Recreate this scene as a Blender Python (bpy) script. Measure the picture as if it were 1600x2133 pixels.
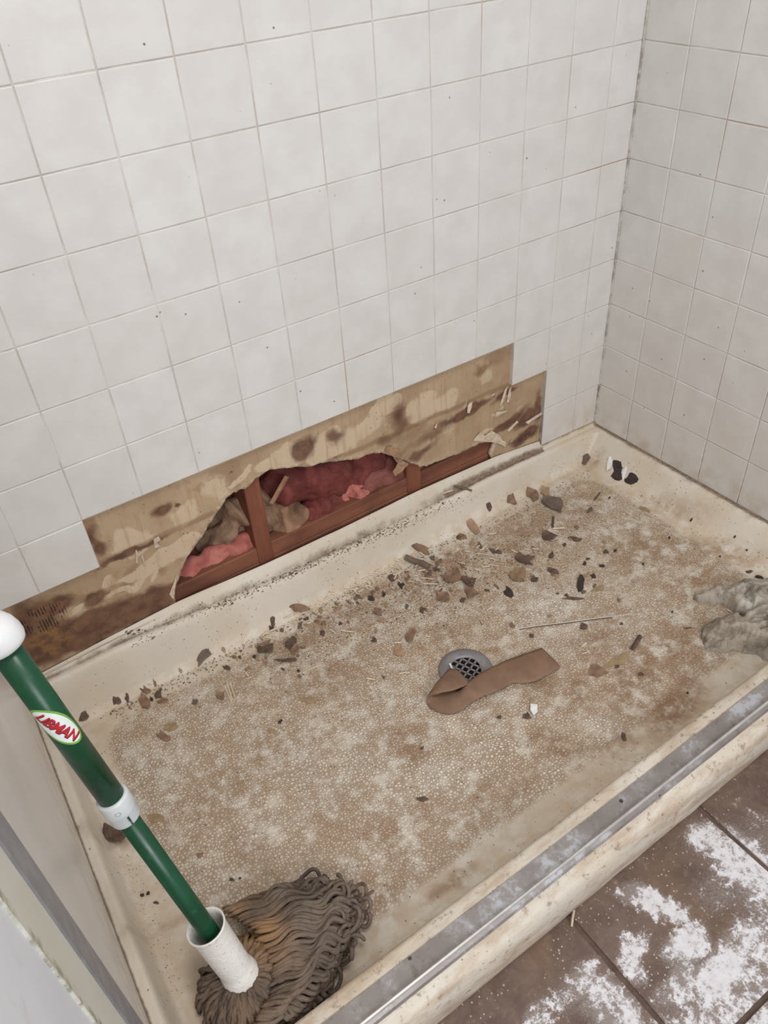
import bpy, bmesh, math, random
import numpy as np
from mathutils import Vector, Matrix, noise as mnoise
from mathutils.geometry import delaunay_2d_cdt

random.seed(7)
for o in list(bpy.data.objects): bpy.data.objects.remove(o)
scene = bpy.context.scene
COL = scene.collection

# ------------------------------------------------------------------ camera
FPX = 1667.11
CAM_ROT = (0.88552939, 0.05812462, -0.60554294)
CAM_POS = Vector((-1.39941, -1.17538, 1.05496))
cam_data = bpy.data.cameras.new('camera')
cam_data.sensor_fit = 'HORIZONTAL'
cam_data.sensor_width = 36.0
cam_data.lens = FPX / 1600.0 * 36.0
cam_data.clip_start = 0.02
cam = bpy.data.objects.new('camera', cam_data)
cam.location = CAM_POS
cam.rotation_euler = CAM_ROT
COL.objects.link(cam)
scene.camera = cam

# ------------------------------------------------------------------ light
world = bpy.data.worlds.new('world')
scene.world = world
world.use_nodes = True
wb = world.node_tree.nodes['Background']
wb.inputs[0].default_value = (0.93, 0.96, 1.0, 1)
wb.inputs[1].default_value = 0.62

def area_light(name, loc, target, size, size_y, energy, color):
    d = bpy.data.lights.new(name, 'AREA')
    d.shape = 'RECTANGLE'; d.size = size; d.size_y = size_y
    d.energy = energy; d.color = color
    o = bpy.data.objects.new(name, d)
    o.location = loc
    o.rotation_euler = (Vector(target) - Vector(loc)).to_track_quat('-Z', 'Y').to_euler()
    COL.objects.link(o)
    return o
area_light('window_behind_offscreen', (-1.35, -2.75, 1.40), (-0.75, -0.3, 0.1), 1.3, 1.2, 44, (0.95, 0.975, 1.0))
area_light('ceiling_lamp_offscreen', (-1.0, -1.15, 2.22), (-1.0, -1.15, 0.0), 0.6, 0.6, 18, (1.0, 0.95, 0.89))

vs = scene.view_settings
vs.view_transform = 'Standard'
vs.look = 'None'
vs.exposure = -0.12
vs.gamma = 1.0
vs.use_curve_mapping = False

# ------------------------------------------------------------------ helpers
from mathutils import Euler
_R = Euler(CAM_ROT, 'XYZ').to_matrix()
def ray(u, v):
    return _R @ Vector(((u - 800) / FPX, -(v - 1066.5) / FPX, -1.0))
def on_y(u, v, y=0.0):
    d = ray(u, v); return CAM_POS + d * ((y - CAM_POS.y) / d.y)
def on_z(u, v, z):
    d = ray(u, v); return CAM_POS + d * ((z - CAM_POS.z) / d.z)

def lin(c):
    c = c / 255.0
    return c / 12.92 if c <= 0.04045 else ((c + 0.055) / 1.055) ** 2.4
def rgb(r, g, b):
    return (lin(r), lin(g), lin(b), 1.0)

def link(name, mesh, mat=None, parent=None):
    o = bpy.data.objects.new(name, mesh)
    COL.objects.link(o)
    if mat is not None and mesh is not None and len(mesh.materials) == 0:
        mesh.materials.append(mat)
    if parent is not None: o.parent = parent
    return o
def empty(name, loc=(0, 0, 0)):
    o = bpy.data.objects.new(name, None)
    o.empty_display_size = 0.05
    o.location = loc
    COL.objects.link(o)
    return o
def tag(o, label=None, cat=None, group=None, kind=None):
    if label: o['label'] = label
    if cat: o['category'] = cat
    if group: o['group'] = group
    if kind: o['kind'] = kind
    return o
def mesh_from(name, V, F, smooth=False):
    m = bpy.data.meshes.new(name)
    m.from_pydata([tuple(v) for v in V], [], F)
    if smooth:
        m.polygons.foreach_set('use_smooth', [True] * len(m.polygons))
    m.update()
    return m
def fix_normals(m):
    bm = bmesh.new(); bm.from_mesh(m)
    bmesh.ops.recalc_face_normals(bm, faces=bm.faces)
    bm.to_mesh(m); bm.free()
    return m
def attr(mesh, name, vals):
    a = mesh.attributes.new(name, 'FLOAT', 'POINT')
    a.data.foreach_set('value', np.asarray(vals, dtype=np.float32))

def box_mesh(name, lo, hi, bevel=0.0, seg=1):
    bm = bmesh.new()
    bmesh.ops.create_cube(bm, size=1.0)
    for v in bm.verts:
        v.co = Vector([lo[i] + (v.co[i] + 0.5) * (hi[i] - lo[i]) for i in range(3)])
    if bevel > 0:
        bmesh.ops.bevel(bm, geom=list(bm.edges), offset=bevel, segments=seg, profile=0.5, affect='EDGES')
    m = bpy.data.meshes.new(name); bm.to_mesh(m); bm.free()
    return m
def lathe_mesh(name, prof, n=40, axis_frame=None, closed=False):
    """prof: list of (r, h) along the axis."""
    V, F = [], []
    for (r, h) in prof:
        for k in range(n):
            a = 2 * math.pi * k / n
            V.append(Vector((r * math.cos(a), r * math.sin(a), h)))
    m = len(prof)
    for i in range(m - 1 if not closed else m):
        j = (i + 1) % m
        for k in range(n):
            k2 = (k + 1) % n
            F.append((i * n + k, i * n + k2, j * n + k2, j * n + k))
    if not closed:
        if prof[0][0] > 1e-6: F.append(tuple(range(n - 1, -1, -1)))
        if prof[-1][0] > 1e-6: F.append(tuple((m - 1) * n + k for k in range(n)))
    if axis_frame is not None:
        V = [axis_frame @ v for v in V]
    me = mesh_from(name, V, F, True)
    return fix_normals(me)
def tube_arrays(path, radii, n, V, F, flat=1.0, up=Vector((0, 0, 1))):
    base = len(V)
    m = len(path)
    for i, p in enumerate(path):
        t = (path[min(i + 1, m - 1)] - path[max(i - 1, 0)])
        if t.length < 1e-9: t = Vector((1, 0, 0))
        t.normalize()
        s = t.cross(up)
        if s.length < 1e-4: s = t.cross(Vector((1, 0, 0)))
        s.normalize(); w = s.cross(t).normalized()
        r = radii[i] if isinstance(radii, (list, tuple)) else radii
        for k in range(n):
            a = 2 * math.pi * k / n
            V.append(p + s * (r * math.cos(a)) + w * (r * flat * math.sin(a)))
    for i in range(m - 1):
        for k in range(n):
            k2 = (k + 1) % n
            F.append((base + i * n + k, base + i * n + k2, base + (i + 1) * n + k2, base + (i + 1) * n + k))
    F.append(tuple(base + k for k in range(n - 1, -1, -1)))
    F.append(tuple(base + (m - 1) * n + k for k in range(n)))

def fbm(x, y, z=0.0, sc=1.0, o=4):
    return mnoise.fractal(Vector((x * sc, y * sc, z * sc)), 1.0, 2.0, o)
def vnoise(P, sc, seed=0.0, octv=4):
    off = Vector((seed * 17.3, seed * 5.1, seed * 9.7))
    return np.array([mnoise.fractal(Vector(p) * sc + off, 1.0, 2.0, octv) for p in P])
def sstep(a, b, x):
    t = np.clip((x - a) / (b - a), 0, 1)
    return t * t * (3 - 2 * t)
def poly_dist_inside(P2, poly):
    """even-odd test, numpy"""
    x, y = P2[:, 0], P2[:, 1]
    ins = np.zeros(len(P2), bool)
    n = len(poly)
    for i in range(n):
        x1, y1 = poly[i]; x2, y2 = poly[(i + 1) % n]
        c = ((y1 > y) != (y2 > y)) & (x < (x2 - x1) * (y - y1) / (y2 - y1 + 1e-12) + x1)
        ins ^= c
    return ins

# ------------------------------------------------------------------ node kit
class NK:
    def __init__(s, name):
        s.mat = bpy.data.materials.new(name); s.mat.use_nodes = True
        s.nt = s.mat.node_tree
        s.bsdf = s.nt.nodes['Principled BSDF']
        s._co = None
    def n(s, t, **k):
        nd = s.nt.nodes.new(t)
        for a, b in k.items(): setattr(nd, a, b)
        return nd
    def _set(s, sock, v):
        if hasattr(v, 'links') or isinstance(v, bpy.types.NodeSocket): s.nt.links.new(v, sock)
        elif isinstance(v, (tuple, list)) and len(v) == 4 and sock.type == 'VECTOR': sock.default_value = v[:3]
        else: sock.default_value = v
    @property
    def co(s):
        if s._co is None: s._co = s.n('ShaderNodeTexCoord').outputs['Object']
        return s._co
    def world(s):
        return s.n('ShaderNodeNewGeometry').outputs['Position']
    def rnd(s):
        return s.n('ShaderNodeObjectInfo').outputs['Random']
    def attr(s, name):
        return s.n('ShaderNodeAttribute', attribute_name=name).outputs['Fac']
    def scale(s, vec, v):
        nd = s.n('ShaderNodeVectorMath', operation='MULTIPLY'); s._set(nd.inputs[0], vec); nd.inputs[1].default_value = v
        return nd.outputs[0]
    def addv(s, vec, v):
        nd = s.n('ShaderNodeVectorMath', operation='ADD'); s._set(nd.inputs[0], vec); s._set(nd.inputs[1], v)
        return nd.outputs[0]
    def noise(s, sc, detail=4, rough=0.55, vec=None, dist=0.0, col=False):
        nd = s.n('ShaderNodeTexNoise')
        s._set(nd.inputs['Vector'], vec if vec is not None else s.co)
        nd.inputs['Scale'].default_value = sc; nd.inputs['Detail'].default_value = detail
        nd.inputs['Roughness'].default_value = rough; nd.inputs['Distortion'].default_value = dist
        return nd.outputs['Color' if col else 'Fac']
    def voro(s, sc, feature='F1', vec=None, out='Distance', rand=1.0):
        nd = s.n('ShaderNodeTexVoronoi', feature=feature)
        s._set(nd.inputs['Vector'], vec if vec is not None else s.co)
        nd.inputs['Scale'].default_value = sc
        nd.inputs['Randomness'].default_value = rand
        return nd.outputs[out]
    def math(s, op, a, b=0.0, clamp=False):
        nd = s.n('ShaderNodeMath', operation=op, use_clamp=clamp)
        s._set(nd.inputs[0], a); s._set(nd.inputs[1], b)
        return nd.outputs[0]
    def ss(s, v, a, b, lo=0.0, hi=1.0):
        nd = s.n('ShaderNodeMapRange', interpolation_type='SMOOTHSTEP')
        s._set(nd.inputs[0], v)
        nd.inputs[1].default_value = a; nd.inputs[2].default_value = b
        nd.inputs[3].default_value = lo; nd.inputs[4].default_value = hi
        return nd.outputs[0]
    def mix(s, f, a, b, mode='MIX'):
        nd = s.n('ShaderNodeMix', data_type='RGBA', blend_type=mode)
        s._set(nd.inputs['Factor'], f); s._set(nd.inputs[6], a); s._set(nd.inputs[7], b)
        return nd.outputs[2]
    def mul(s, *a):
        r = a[0]
        for b in a[1:]: r = s.math('MULTIPLY', r, b)
        return r
    def bump(s, h, strength=0.3, dist=0.002, normal=None):
        nd = s.n('ShaderNodeBump'); s._set(nd.inputs['Height'], h)
        nd.inputs['Strength'].default_value = strength; nd.inputs['Distance'].default_value = dist
        if normal is not None: s._set(nd.inputs['Normal'], normal)
        return nd.outputs[0]
    def sep(s, vec):
        nd = s.n('ShaderNodeSeparateXYZ'); s._set(nd.inputs[0], vec); return nd.outputs
    def out(s, color=None, rough=0.6, normal=None, metal=0.0, spec=None):
        b = s.bsdf
        if color is not None: s._set(b.inputs['Base Color'], color)
        s._set(b.inputs['Roughness'], rough)
        s._set(b.inputs['Metallic'], metal)
        if normal is not None: s._set(b.inputs['Normal'], normal)
        if spec is not None: s._set(b.inputs['Specular IOR Level'], spec)
        return s.mat
def plain(name, c, rough=0.6, var=0.12, sc=60.0, metal=0.0, bump=0.0, spec=None):
    k = NK(name)
    n = k.noise(sc, 4)
    d = tuple(x * (1 - var) for x in c[:3]) + (1,)
    l = tuple(min(1, x * (1 + var)) for x in c[:3]) + (1,)
    col = k.mix(k.ss(n, 0.3, 0.7), d, l)
    nr = k.bump(n, bump, 0.002) if bump else None
    return k.out(col, rough, nr, metal, spec)
# ------------------------------------------------------------------ shared dimensions
T = 0.108                   # tile pitch
CW = 0.0802                 # width of the cut column by the corner
RW = 0.1072                 # first column of the right wall
DRY_Y0, DRY_Y1 = 0.010, 0.022
def colx(c): return 0.0 if c == 0 else -(CW + (c - 1) * T)
def left_x(y): return -1.4715 + 0.0262 * y      # left wall plane
def interp(x, tab): return float(np.interp(x, [t[0] for t in tab], [t[1] for t in tab]))
LIP = [(-1.50, -.074), (-1.42, -.072), (-1.29, -.064), (-1.157, -.058), (-.96, -.069), (-.78, -.072), (-.56, -.070), (-.33, -.079), (-.19, -.096), (0.05, -.105)]
FTOP = [(-1.50, -.076), (-1.42, -.074), (-1.29, -.072), (-1.14, -.083), (-.924, -.101), (-.714, -.108), (-.547, -.110), (-.36, -.106), (-.19, -.113), (0.05, -.121)]
def lip_z(x): return interp(x, LIP)

# ------------------------------------------------------------------ materials of the setting
def mat_tile():
    k = NK('glazed_tile')
    w = k.world(); sp = k.sep(w)
    n1 = k.noise(16, 3, vec=w); n2 = k.noise(260, 2, vec=w)
    base = k.mix(k.ss(n1, 0.3, 0.7), rgb(203, 199, 195), rgb(211, 208, 204))
    base = k.mix(k.mul(k.rnd(), 0.30), base, rgb(197, 192, 186))
    # yellowed grime on the low rows, with ragged edges
    g = k.mul(k.ss(sp[2], 0.30, -0.12), k.ss(k.noise(9, 4, vec=w), 0.30, 0.75))
    base = k.mix(k.mul(g, 0.38), base, rgb(196, 182, 164))
    g2 = k.mul(k.ss(sp[2], -0.02, -0.125), k.ss(k.noise(22, 5, vec=w), 0.40, 0.68))
    base = k.mix(k.mul(g2, 0.42), base, rgb(168, 140, 108))
    # small dark specks
    v = k.voro(33, vec=w)
    keep = k.ss(k.noise(41, 1, vec=w), 0.50, 0.58)
    sk = k.mul(k.ss(v, 0.075, 0.045), keep)
    base = k.mix(k.mul(sk, 0.85), base, rgb(92, 84, 78))
    nr = k.bump(n1, 0.10, 0.01)
    nr = k.bump(n2, 0.03, 0.001, nr)
    return k.out(base, 0.30, nr, spec=0.4)
def mat_grout():
    k = NK('grout')
    w = k.world()
    n = k.noise(14, 4, vec=w)
    c = k.mix(k.ss(n, 0.35, 0.65), rgb(204, 199, 193), rgb(178, 171, 162))
    rust = k.mul(k.ss(k.noise(3.0, 2, vec=k.addv(w, (0.62, 0, -0.42))), 0.56, 0.68), 0.7)
    c = k.mix(rust, c, rgb(160, 118, 84))
    low = k.mul(k.ss(k.sep(w)[2], 0.05, -0.12), k.ss(k.noise(30, 4, vec=w), 0.35, 0.6))
    c = k.mix(k.mul(low, 0.9), c, rgb(100, 78, 60))
    return k.out(c, 0.85, k.bump(k.noise(400, 2, vec=w), 0.3, 0.001))
MT_TILE, MT_GROUT = mat_tile(), mat_grout()
MT_PANEL = None

# ------------------------------------------------------------------ tiles
def tile_mesh(w, h, t=0.008, gap=0.0017, bev=0.0012):
    """tile in the XZ plane, face at y=0 looking to -y, body to y=t; origin at lower left corner"""
    a = gap / 2
    x0, x1, z0, z1 = a, w - a, a, h - a
    V = []
    def ring(ins, y):
        b = len(V)
        c = bev * 0.6
        V.extend([(x0 + ins, y, z0 + ins), (x1 - ins, y, z0 + ins), (x1 - ins, y, z1 - ins), (x0 + ins, y, z1 - ins)])
        return b
    r = [ring(0, t), ring(0, bev), ring(bev * 0.35, bev * 0.35), ring(bev, 0.0)]
    F = []
    for a_, b_ in zip(r, r[1:]):
        for i in range(4):
            j = (i + 1) % 4
            F.append((a_ + i, a_ + j, b_ + j, b_ + i))
    F.append(tuple(r[-1] + i for i in range(4)))
    F.append(tuple(r[0] + i for i in (3, 2, 1, 0)))
    return fix_normals(mesh_from('tile', V, F))
TM = {}
def get_tile(w, h):
    key = (round(w, 4), round(h, 4))
    if key not in TM:
        TM[key] = tile_mesh(w, h); TM[key].materials.append(MT_TILE)
    return TM[key]

# ---- back wall: grout bed with the stepped opening
ROW_TOP = 11
NC = 16
XL = colx(NC)
def present(c, k):          # tile between column lines c and c+1 (towards the left), rows k..k+1
    if k >= 2: return True
    if k == 1: return c >= 12 or c <= 2
    return c <= 1
boxes = [((XL, .0012, 2 * T), (0, DRY_Y0 + .001, ROW_TOP * T)),
         ((XL, .0012, T), (colx(12), DRY_Y0 + .001, 2 * T)),
         ((colx(3), .0012, T), (0, DRY_Y0 + .001, 2 * T)),
         ((colx(2), .0012, -.112), (0, DRY_Y0 + .001, T))]
bm = bmesh.new()
for lo, hi in boxes:
    r = bmesh.ops.create_cube(bm, size=1.0)
    for v in r['verts']:
        v.co = Vector([lo[i] + (v.co[i] + 0.5) * (hi[i] - lo[i]) for i in range(3)])
me = bpy.data.meshes.new('wall_back'); bm.to_mesh(me); bm.free()
wall_back = tag(link('wall_back', me, MT_GROUT), kind='structure')
tag(wall_back, label='white tiled back wall with a torn open strip along its foot', cat='wall')
for k in range(-1, ROW_TOP):
    for c in range(0, NC):
        if not present(c, k): continue
        w = CW if c == 0 else T
        z0, h = k * T, T
        if k == -1: z0, h = -.1125, .1125
        o = link('tile', get_tile(w, h), None, wall_back)
        o.location = (colx(c + 1), random.uniform(-.0006, .0006), z0)
        o.rotation_euler = (random.uniform(-.004, .004), 0, random.uniform(-.004, .004))
# ---- right wall
RN = 9
me = box_mesh('wall_right', (0.0012, -(RW + (RN - 1) * T), -.118), (0.03, 0.0, ROW_TOP * T))
wall_right = tag(link('wall_right', me, MT_GROUT), 'white tiled side wall meeting the back wall in the corner', 'wall', kind='structure')
for k in range(-1, ROW_TOP):
    for c in range(RN):
        w = RW if c == 0 else T
        z0, h = k * T, T
        if k == -1: z0, h = -.116, .116
        o = link('tile', get_tile(w, h), None, wall_right)
        y0 = 0.0 if c == 0 else -(RW + (c - 1) * T)
        o.location = (random.uniform(-.0006, .0006), y0, z0)
        o.rotation_euler = (random.uniform(-.004, .004), random.uniform(-.004, .004), -math.pi / 2)
# caulk bead in the corner
V, F = [], []
pts = [Vector((-.0015, -.0015, z)) for z in np.linspace(-.118, ROW_TOP * T, 60)]
tube_arrays(pts, [0.0028 + 0.0008 * mnoise.noise(Vector((0, 0, p.z * 30))) for p in pts], 8, V, F, up=Vector((0, 1, 0)))
k = NK('corner_caulk'); w = k.world()
c = k.mix(k.ss(k.noise(25, 4, vec=w), 0.45, 0.65), rgb(186, 181, 174), rgb(140, 132, 122))
c = k.mix(k.mul(k.ss(k.noise(12, 5, .65, vec=w), .52, .64), .8), c, rgb(104, 92, 80))
o = link('trim_1', mesh_from('corner_caulk', V, F, True), k.out(c, 0.6)); tag(o, 'thin grey caulk bead in the corner between the tiled walls', 'caulk', kind='structure')

# ---- left wall panel (smooth), leaning a little, with door jamb further on
k = NK('smooth_panel'); w = k.world(); sp = k.sep(w)
c = k.mix(k.ss(k.noise(5, 3, vec=w), 0.35, 0.65), rgb(224, 220, 217), rgb(216, 212, 207))
st = k.noise(60, 3, vec=k.scale(w, (1, 1, 0.06)))
c = k.mix(k.mul(k.ss(st, 0.55, 0.75), 0.25), c, rgb(226, 224, 222))
c = k.mix(k.mul(k.ss(sp[2], 0.10, -0.12), k.ss(k.noise(30, 4, vec=w), 0.3, 0.7), 0.6), c, rgb(170, 148, 120))
MT_PANEL = k.out(c, 0.28, spec=0.45)
ang = math.atan2(0.0262, 1.0)
me = box_mesh('wall_left', (-.02, -.79, -.126), (0, .0, ROW_TOP * T))
wall_left = link('wall_left', me, MT_PANEL); wall_left.location = (left_x(0), 0.0, 0); wall_left.rotation_euler = (0, 0, -ang)
tag(wall_left, 'smooth off-white side panel beside the mop handle', 'wall', kind='structure')
# ------------------------------------------------------------------ shower pan
DRAIN = Vector((-.7395, -.3785, -.2))
DRAIN_R = .054
def floor_z(x, y):
    r = math.hypot(x - DRAIN.x, y - DRAIN.y)
    return -.2005 + .0135 * min(1.0, r / .62) ** 1.2
FRONT_PROF = [(-.812, -.121), (-.774, -.121), (-.771, -.1185), (-.757, -.1185), (-.752, -.1195), (-.7485, -.123), (-.742, -.152), (-.736, -.172), (-.728, -.182), (-.715, -.189), (-.6, -.215)]
RIGHT_PROF = [(-.6, -.22), (-.085, -.192), (-.066, -.182), (-.05, -.168), (-.016, -.121), (-.010, -.1175), (0.002, -.115), (.02, -.115)]
LEFT_PROF = [(-.02, -.119), (.015, -.119), (.019, -.123), (.026, -.16), (.033, -.178), (.05, -.189), (.3, -.215)]
def back_z(x, y):
    L, Ft = lip_z(x), interp(x, FTOP)
    tab = [(-.4, -.22), (-.055, -.190), (-.044, -.184), (-.036, -.170), (-.0255, Ft - .010), (-.022, Ft - .002), (-.017, Ft), (-.008, Ft + .001),
           (-.003, Ft + .004 + max(0, (L - Ft)) * .35), (.003, L - .005), (.0085, L), (.03, L)]
    return interp(y, tab)
def pan_z(x, y):
    f = floor_z(x, y)
    hs = [back_z(x, y), interp(x, RIGHT_PROF), interp(x - left_x(y), LEFT_PROF), interp(y, FRONT_PROF)]
    a = [max(0.0, h - f) for h in hs]
    m = max(a)
    s = sum(v ** 3 for v in a) ** (1 / 3.0)
    cap = max(0.066, m)
    return f + min(s, cap) + 0.0006 * mnoise.noise(Vector((x * 14, y * 14, 0)))
def at(u, v, h=0.0):
    """point where the line of sight through (u,v) meets the pan surface"""
    d = ray(u, v)
    def ev(z):
        p = CAM_POS + d * ((z + h - CAM_POS.z) / d.z)
        s = pan_z(min(max(p.x, -1.47), -.002), min(max(p.y, -.81), .008))
        return p, s
    z = -.05
    while z > -.23:
        p, s = ev(z)
        if z <= s: break
        z -= .005
    a, b = z + .005, z
    for _ in range(7):
        m = (a + b) / 2
        p, s = ev(m)
        if m <= s: b = m
        else: a = m
    return Vector((p.x, p.y, s + h))

def axis_pts(a, b, dense_a, dense_b, fine, coarse):
    L = list(np.arange(a, a + dense_a, fine)) + list(np.arange(a + dense_a, b - dense_b, coarse)) + list(np.arange(b - dense_b, b, fine)) + [b]
    return L
xs = axis_pts(0.0, 1.0, 0.05, 0.075, 0.0022, 0.004)     # as a fraction, mapped per row
ys = [-.2]
ys = list(np.arange(.0095, -.06, -.0018)) + list(np.arange(-.06, -.20, -.003)) + list(np.arange(-.20, -.69, -.006)) + list(np.arange(-.69, -.812, -.003))
outer = [(-.812, -.121), (-.814, -.128), (-.819, -.131), (-.826, -.1335), (-.8315, -.140), (-.8345, -.152), (-.8355, -.172), (-.8345, -.195), (-.832, -.218), (-.829, -.236), (-.826, -.2445)]
nx = len(xs)
HOLES = [[(1274, 961), (1284, 958), (1294, 962), (1296, 975), (1294, 985), (1299, 996), (1290, 1002), (1281, 1000), (1272, 992), (1279, 981), (1276, 970)],
         [(1310, 985), (1316, 984), (1324, 988), (1331, 998), (1326, 1006), (1314, 1010), (1303, 1006), (1300, 998), (1307, 994)]]
V = []
for y in ys:
    x0 = left_x(y) + .0005; x1 = -.0005 if y < .0 else .003
    for f in xs:
        x = x0 + (x1 - x0) * f
        V.append(Vector((x, y, pan_z(x, y))))
for (y, z) in outer[1:]:
    x0 = left_x(y) + .0005
    for f in xs:
        x = x0 + (-.0005 - x0) * f
        V.append(Vector((x, y + .0012 * mnoise.noise(Vector((x * 22, z * 30, 3))), z)))
nr = len(ys) + len(outer) - 1
PV = np.array([tuple(v) for v in V])
hole3d = [[(lambda q: (q.x, q.y))(at(u, v)) for (u, v) in h] for h in HOLES]
for h in hole3d:                                   # pull nearby points onto the broken edges
    for i in np.where((np.abs(PV[:, 0] - np.mean([q[0] for q in h])) < .04) & (np.abs(PV[:, 1] - np.mean([q[1] for q in h])) < .04))[0]:
        best = None
        for q in range(len(h)):
            a, b = np.array(h[q]), np.array(h[(q + 1) % len(h)]); ab = b - a
            t = np.clip(((PV[i, :2] - a) @ ab) / (ab @ ab), 0, 1); c_ = a + t * ab; d_ = np.hypot(*(PV[i, :2] - c_))
            if best is None or d_ < best[0]: best = (d_, c_)
        if best[0] < .0019:
            PV[i, :2] = best[1]; V[i] = Vector((best[1][0], best[1][1], pan_z(best[1][0], best[1][1])))
F = []
for j in range(nr - 1):
    for i in range(nx - 1):
        a = j * nx + i
        F.append((a, a + nx, a + nx + 1, a + 1))
FC = np.array([PV[list(f)].mean(0) for f in F])
kill = np.zeros(len(F), bool)
for h in hole3d: kill |= poly_dist_inside(FC[:, :2], h)
kill |= np.hypot(FC[:, 0] - DRAIN.x, FC[:, 1] - DRAIN.y) < .042
F = [f for f, kk in zip(F, kill) if not kk]
pan_me = mesh_from('shower_pan', V, F, True)

# wear masks on the pan (numbers per vertex): each soiled or clean patch where it lies
def spots(P, lst, warp=0.012, seed=1.0, wsc=14):
    n1 = vnoise(P, wsc, seed, 3); n2 = vnoise(P, wsc, seed + 3, 3)
    q = P[:, :2] + np.stack([n1, n2], 1) * warp
    out = np.zeros(len(P))
    for (u, v, rx, ry, a, s) in lst:
        c = at(u, v)
        ca, sa = math.cos(math.radians(a)), math.sin(math.radians(a))
        dx, dy = q[:, 0] - c.x, q[:, 1] - c.y
        ex, ey = (dx * ca + dy * sa) / rx, (-dx * sa + dy * ca) / ry
        out = np.maximum(out, s * np.clip(1.25 - np.sqrt(ex * ex + ey * ey), 0, 1))
    return np.clip(out, 0, 1)
BROWN = [(1330, 1400, .12, .05, 20, .9), (1420, 1350, .10, .07, 0, .8), (1250, 1330, .09, .04, 15, .8), (1390, 1480, .09, .05, 10, .9), (1130, 1430, .06, .03, 10, .8),
         (1200, 1440, .07, .03, 15, .8), (1340, 1150, .10, .08, 0, .7), (1450, 1200, .10, .08, 0, .6), (1220, 1060, .09, .05, 0, .5), (1100, 1110, .12, .05, 10, .55),
         (900, 1190, .14, .04, 10, .6), (760, 1240, .10, .03, 10, .6), (940, 1330, .05, .05, 30, .6), (840, 1530, .07, .03, -20, .7), (860, 1560, .04, .03, 0, .8),
         (1130, 1530, .07, .02, -40, .8), (1180, 1560, .05, .02, -40, .8), (1000, 1480, .05, .03, 0, .5), (700, 1400, .10, .05, 10, .45), (620, 1340, .10, .03, 10, .5),
         (1000, 1660, .12, .03, 20, .55), (1080, 1640, .08, .02, 20, .6), (820, 1740, .08, .05, 0, .6), (880, 1700, .06, .03, 0, .6), (790, 1850, .05, .05, 0, .7),
         (460, 1650, .06, .06, 0, .45), (560, 1560, .06, .04, 0, .35), (520, 1760, .05, .05, 0, .4), (950, 1830, .05, .015, 20, .8), (930, 1860, .06, .015, 20, .7), (700, 1700, .07, .05, 0, .35),
         (1290, 1560, .05, .03, 15, .6), (1440, 1430, .06, .04, 10, .8), (1030, 1350, .08, .03, 10, .5), (1240, 960, .03, .02, 0, .9), (1400, 1060, .10, .02, -70, .5), (1500, 1150, .10, .03, -70, .7),
         (250, 1760, .02, .08, 80, .5), (330, 1950, .015, .12, 85, .4)]
CLEAN = [(1180, 1250, .07, .03, 15, 1.), (1130, 1260, .07, .03, 10, .9), (1242, 1112, .025, .014, 10, 1.), (1000, 1215, .05, .02, 10, .4), (820, 1310, .05, .04, 0, .5), (1010, 1590, .10, .06, 0, .7),
         (1150, 1620, .09, .03, 20, .8), (1250, 1510, .05, .02, 15, .8), (880, 1620, .07, .05, 0, .7), (740, 1530, .06, .04, 0, .5), (960, 1510, .05, .03, 0, .6), (330, 1580, .08, .06, 0, .4), (650, 1600, .12, .06, 0, .5),
         (560, 1700, .10, .06, 0, .5), (850, 1640, .07, .04, 0, .6), (1160, 1440, .02, .01, 10, .6), (700, 1660, .05, .03, 0, .6), (740, 1600, .06, .05, 0, .5), (470, 1500, .08, .05, 0, .3), (1450, 1250, .03, .02, 0, .5)]
near = np.array([p for p in PV])
attr(pan_me, 'brown', spots(near, BROWN, .02, 1.0))
attr(pan_me, 'clean', spots(near, CLEAN, .02, 2.0))
# grime gathered in the groove behind the ledge and along the feet of the walls
gro = []
for p in PV:
    x, y, z = p
    g = 0.0
    if y > -.03 and x < -.19:
        t = (interp(x, LIP) - z) / max(.006, interp(x, LIP) - interp(x, FTOP))
        g = math.exp(-((y + .0095) / .0085) ** 2)
        fade = 0.25 + 0.75 * (0.5 + 0.5 * mnoise.noise(Vector((x * 9, 2, 0))))
        if x > -.5: fade = 1.0
        g *= fade
    if y > -.012 and x >= -.19: g = max(g, .8 * math.exp(-((y - .0) / .006) ** 2))
    if -.03 < x: g = max(g, .95 * math.exp(-((x + .001) / .006) ** 2) + .35 * math.exp(-((x + .012) / .012) ** 2))
    gl = x - left_x(y)
    if gl < .03: g = max(g, .9 * math.exp(-(gl / .004) ** 2))
    if y < -.81: g = max(g, .55 * max(0., mnoise.fractal(Vector((x * 11, z * 40, 6)), 1., 2., 3) + .05))
    if y < -.76 and z > -.123: g = max(g, .75 * math.exp(-((y + .7735) / .0022) ** 2))
    gro.append(g)
attr(pan_me, 'grime', np.clip(gro, 0, 1))
# where the anti-slip cells are moulded in
xl, xr, yb, yf, rr = -1.385, -.10, -.085, -.675, .06
cx_, cy_ = (xl + xr) / 2, (yb + yf) / 2
qx = np.abs(PV[:, 0] - cx_) - ((xr - xl) / 2 - rr); qy = np.abs(PV[:, 1] - cy_) - ((yb - yf) / 2 - rr)
sd = np.hypot(np.maximum(qx, 0), np.maximum(qy, 0)) + np.minimum(np.maximum(qx, qy), 0) - rr
attr(pan_me, 'cells', sstep(.008, -.008, sd))

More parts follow.
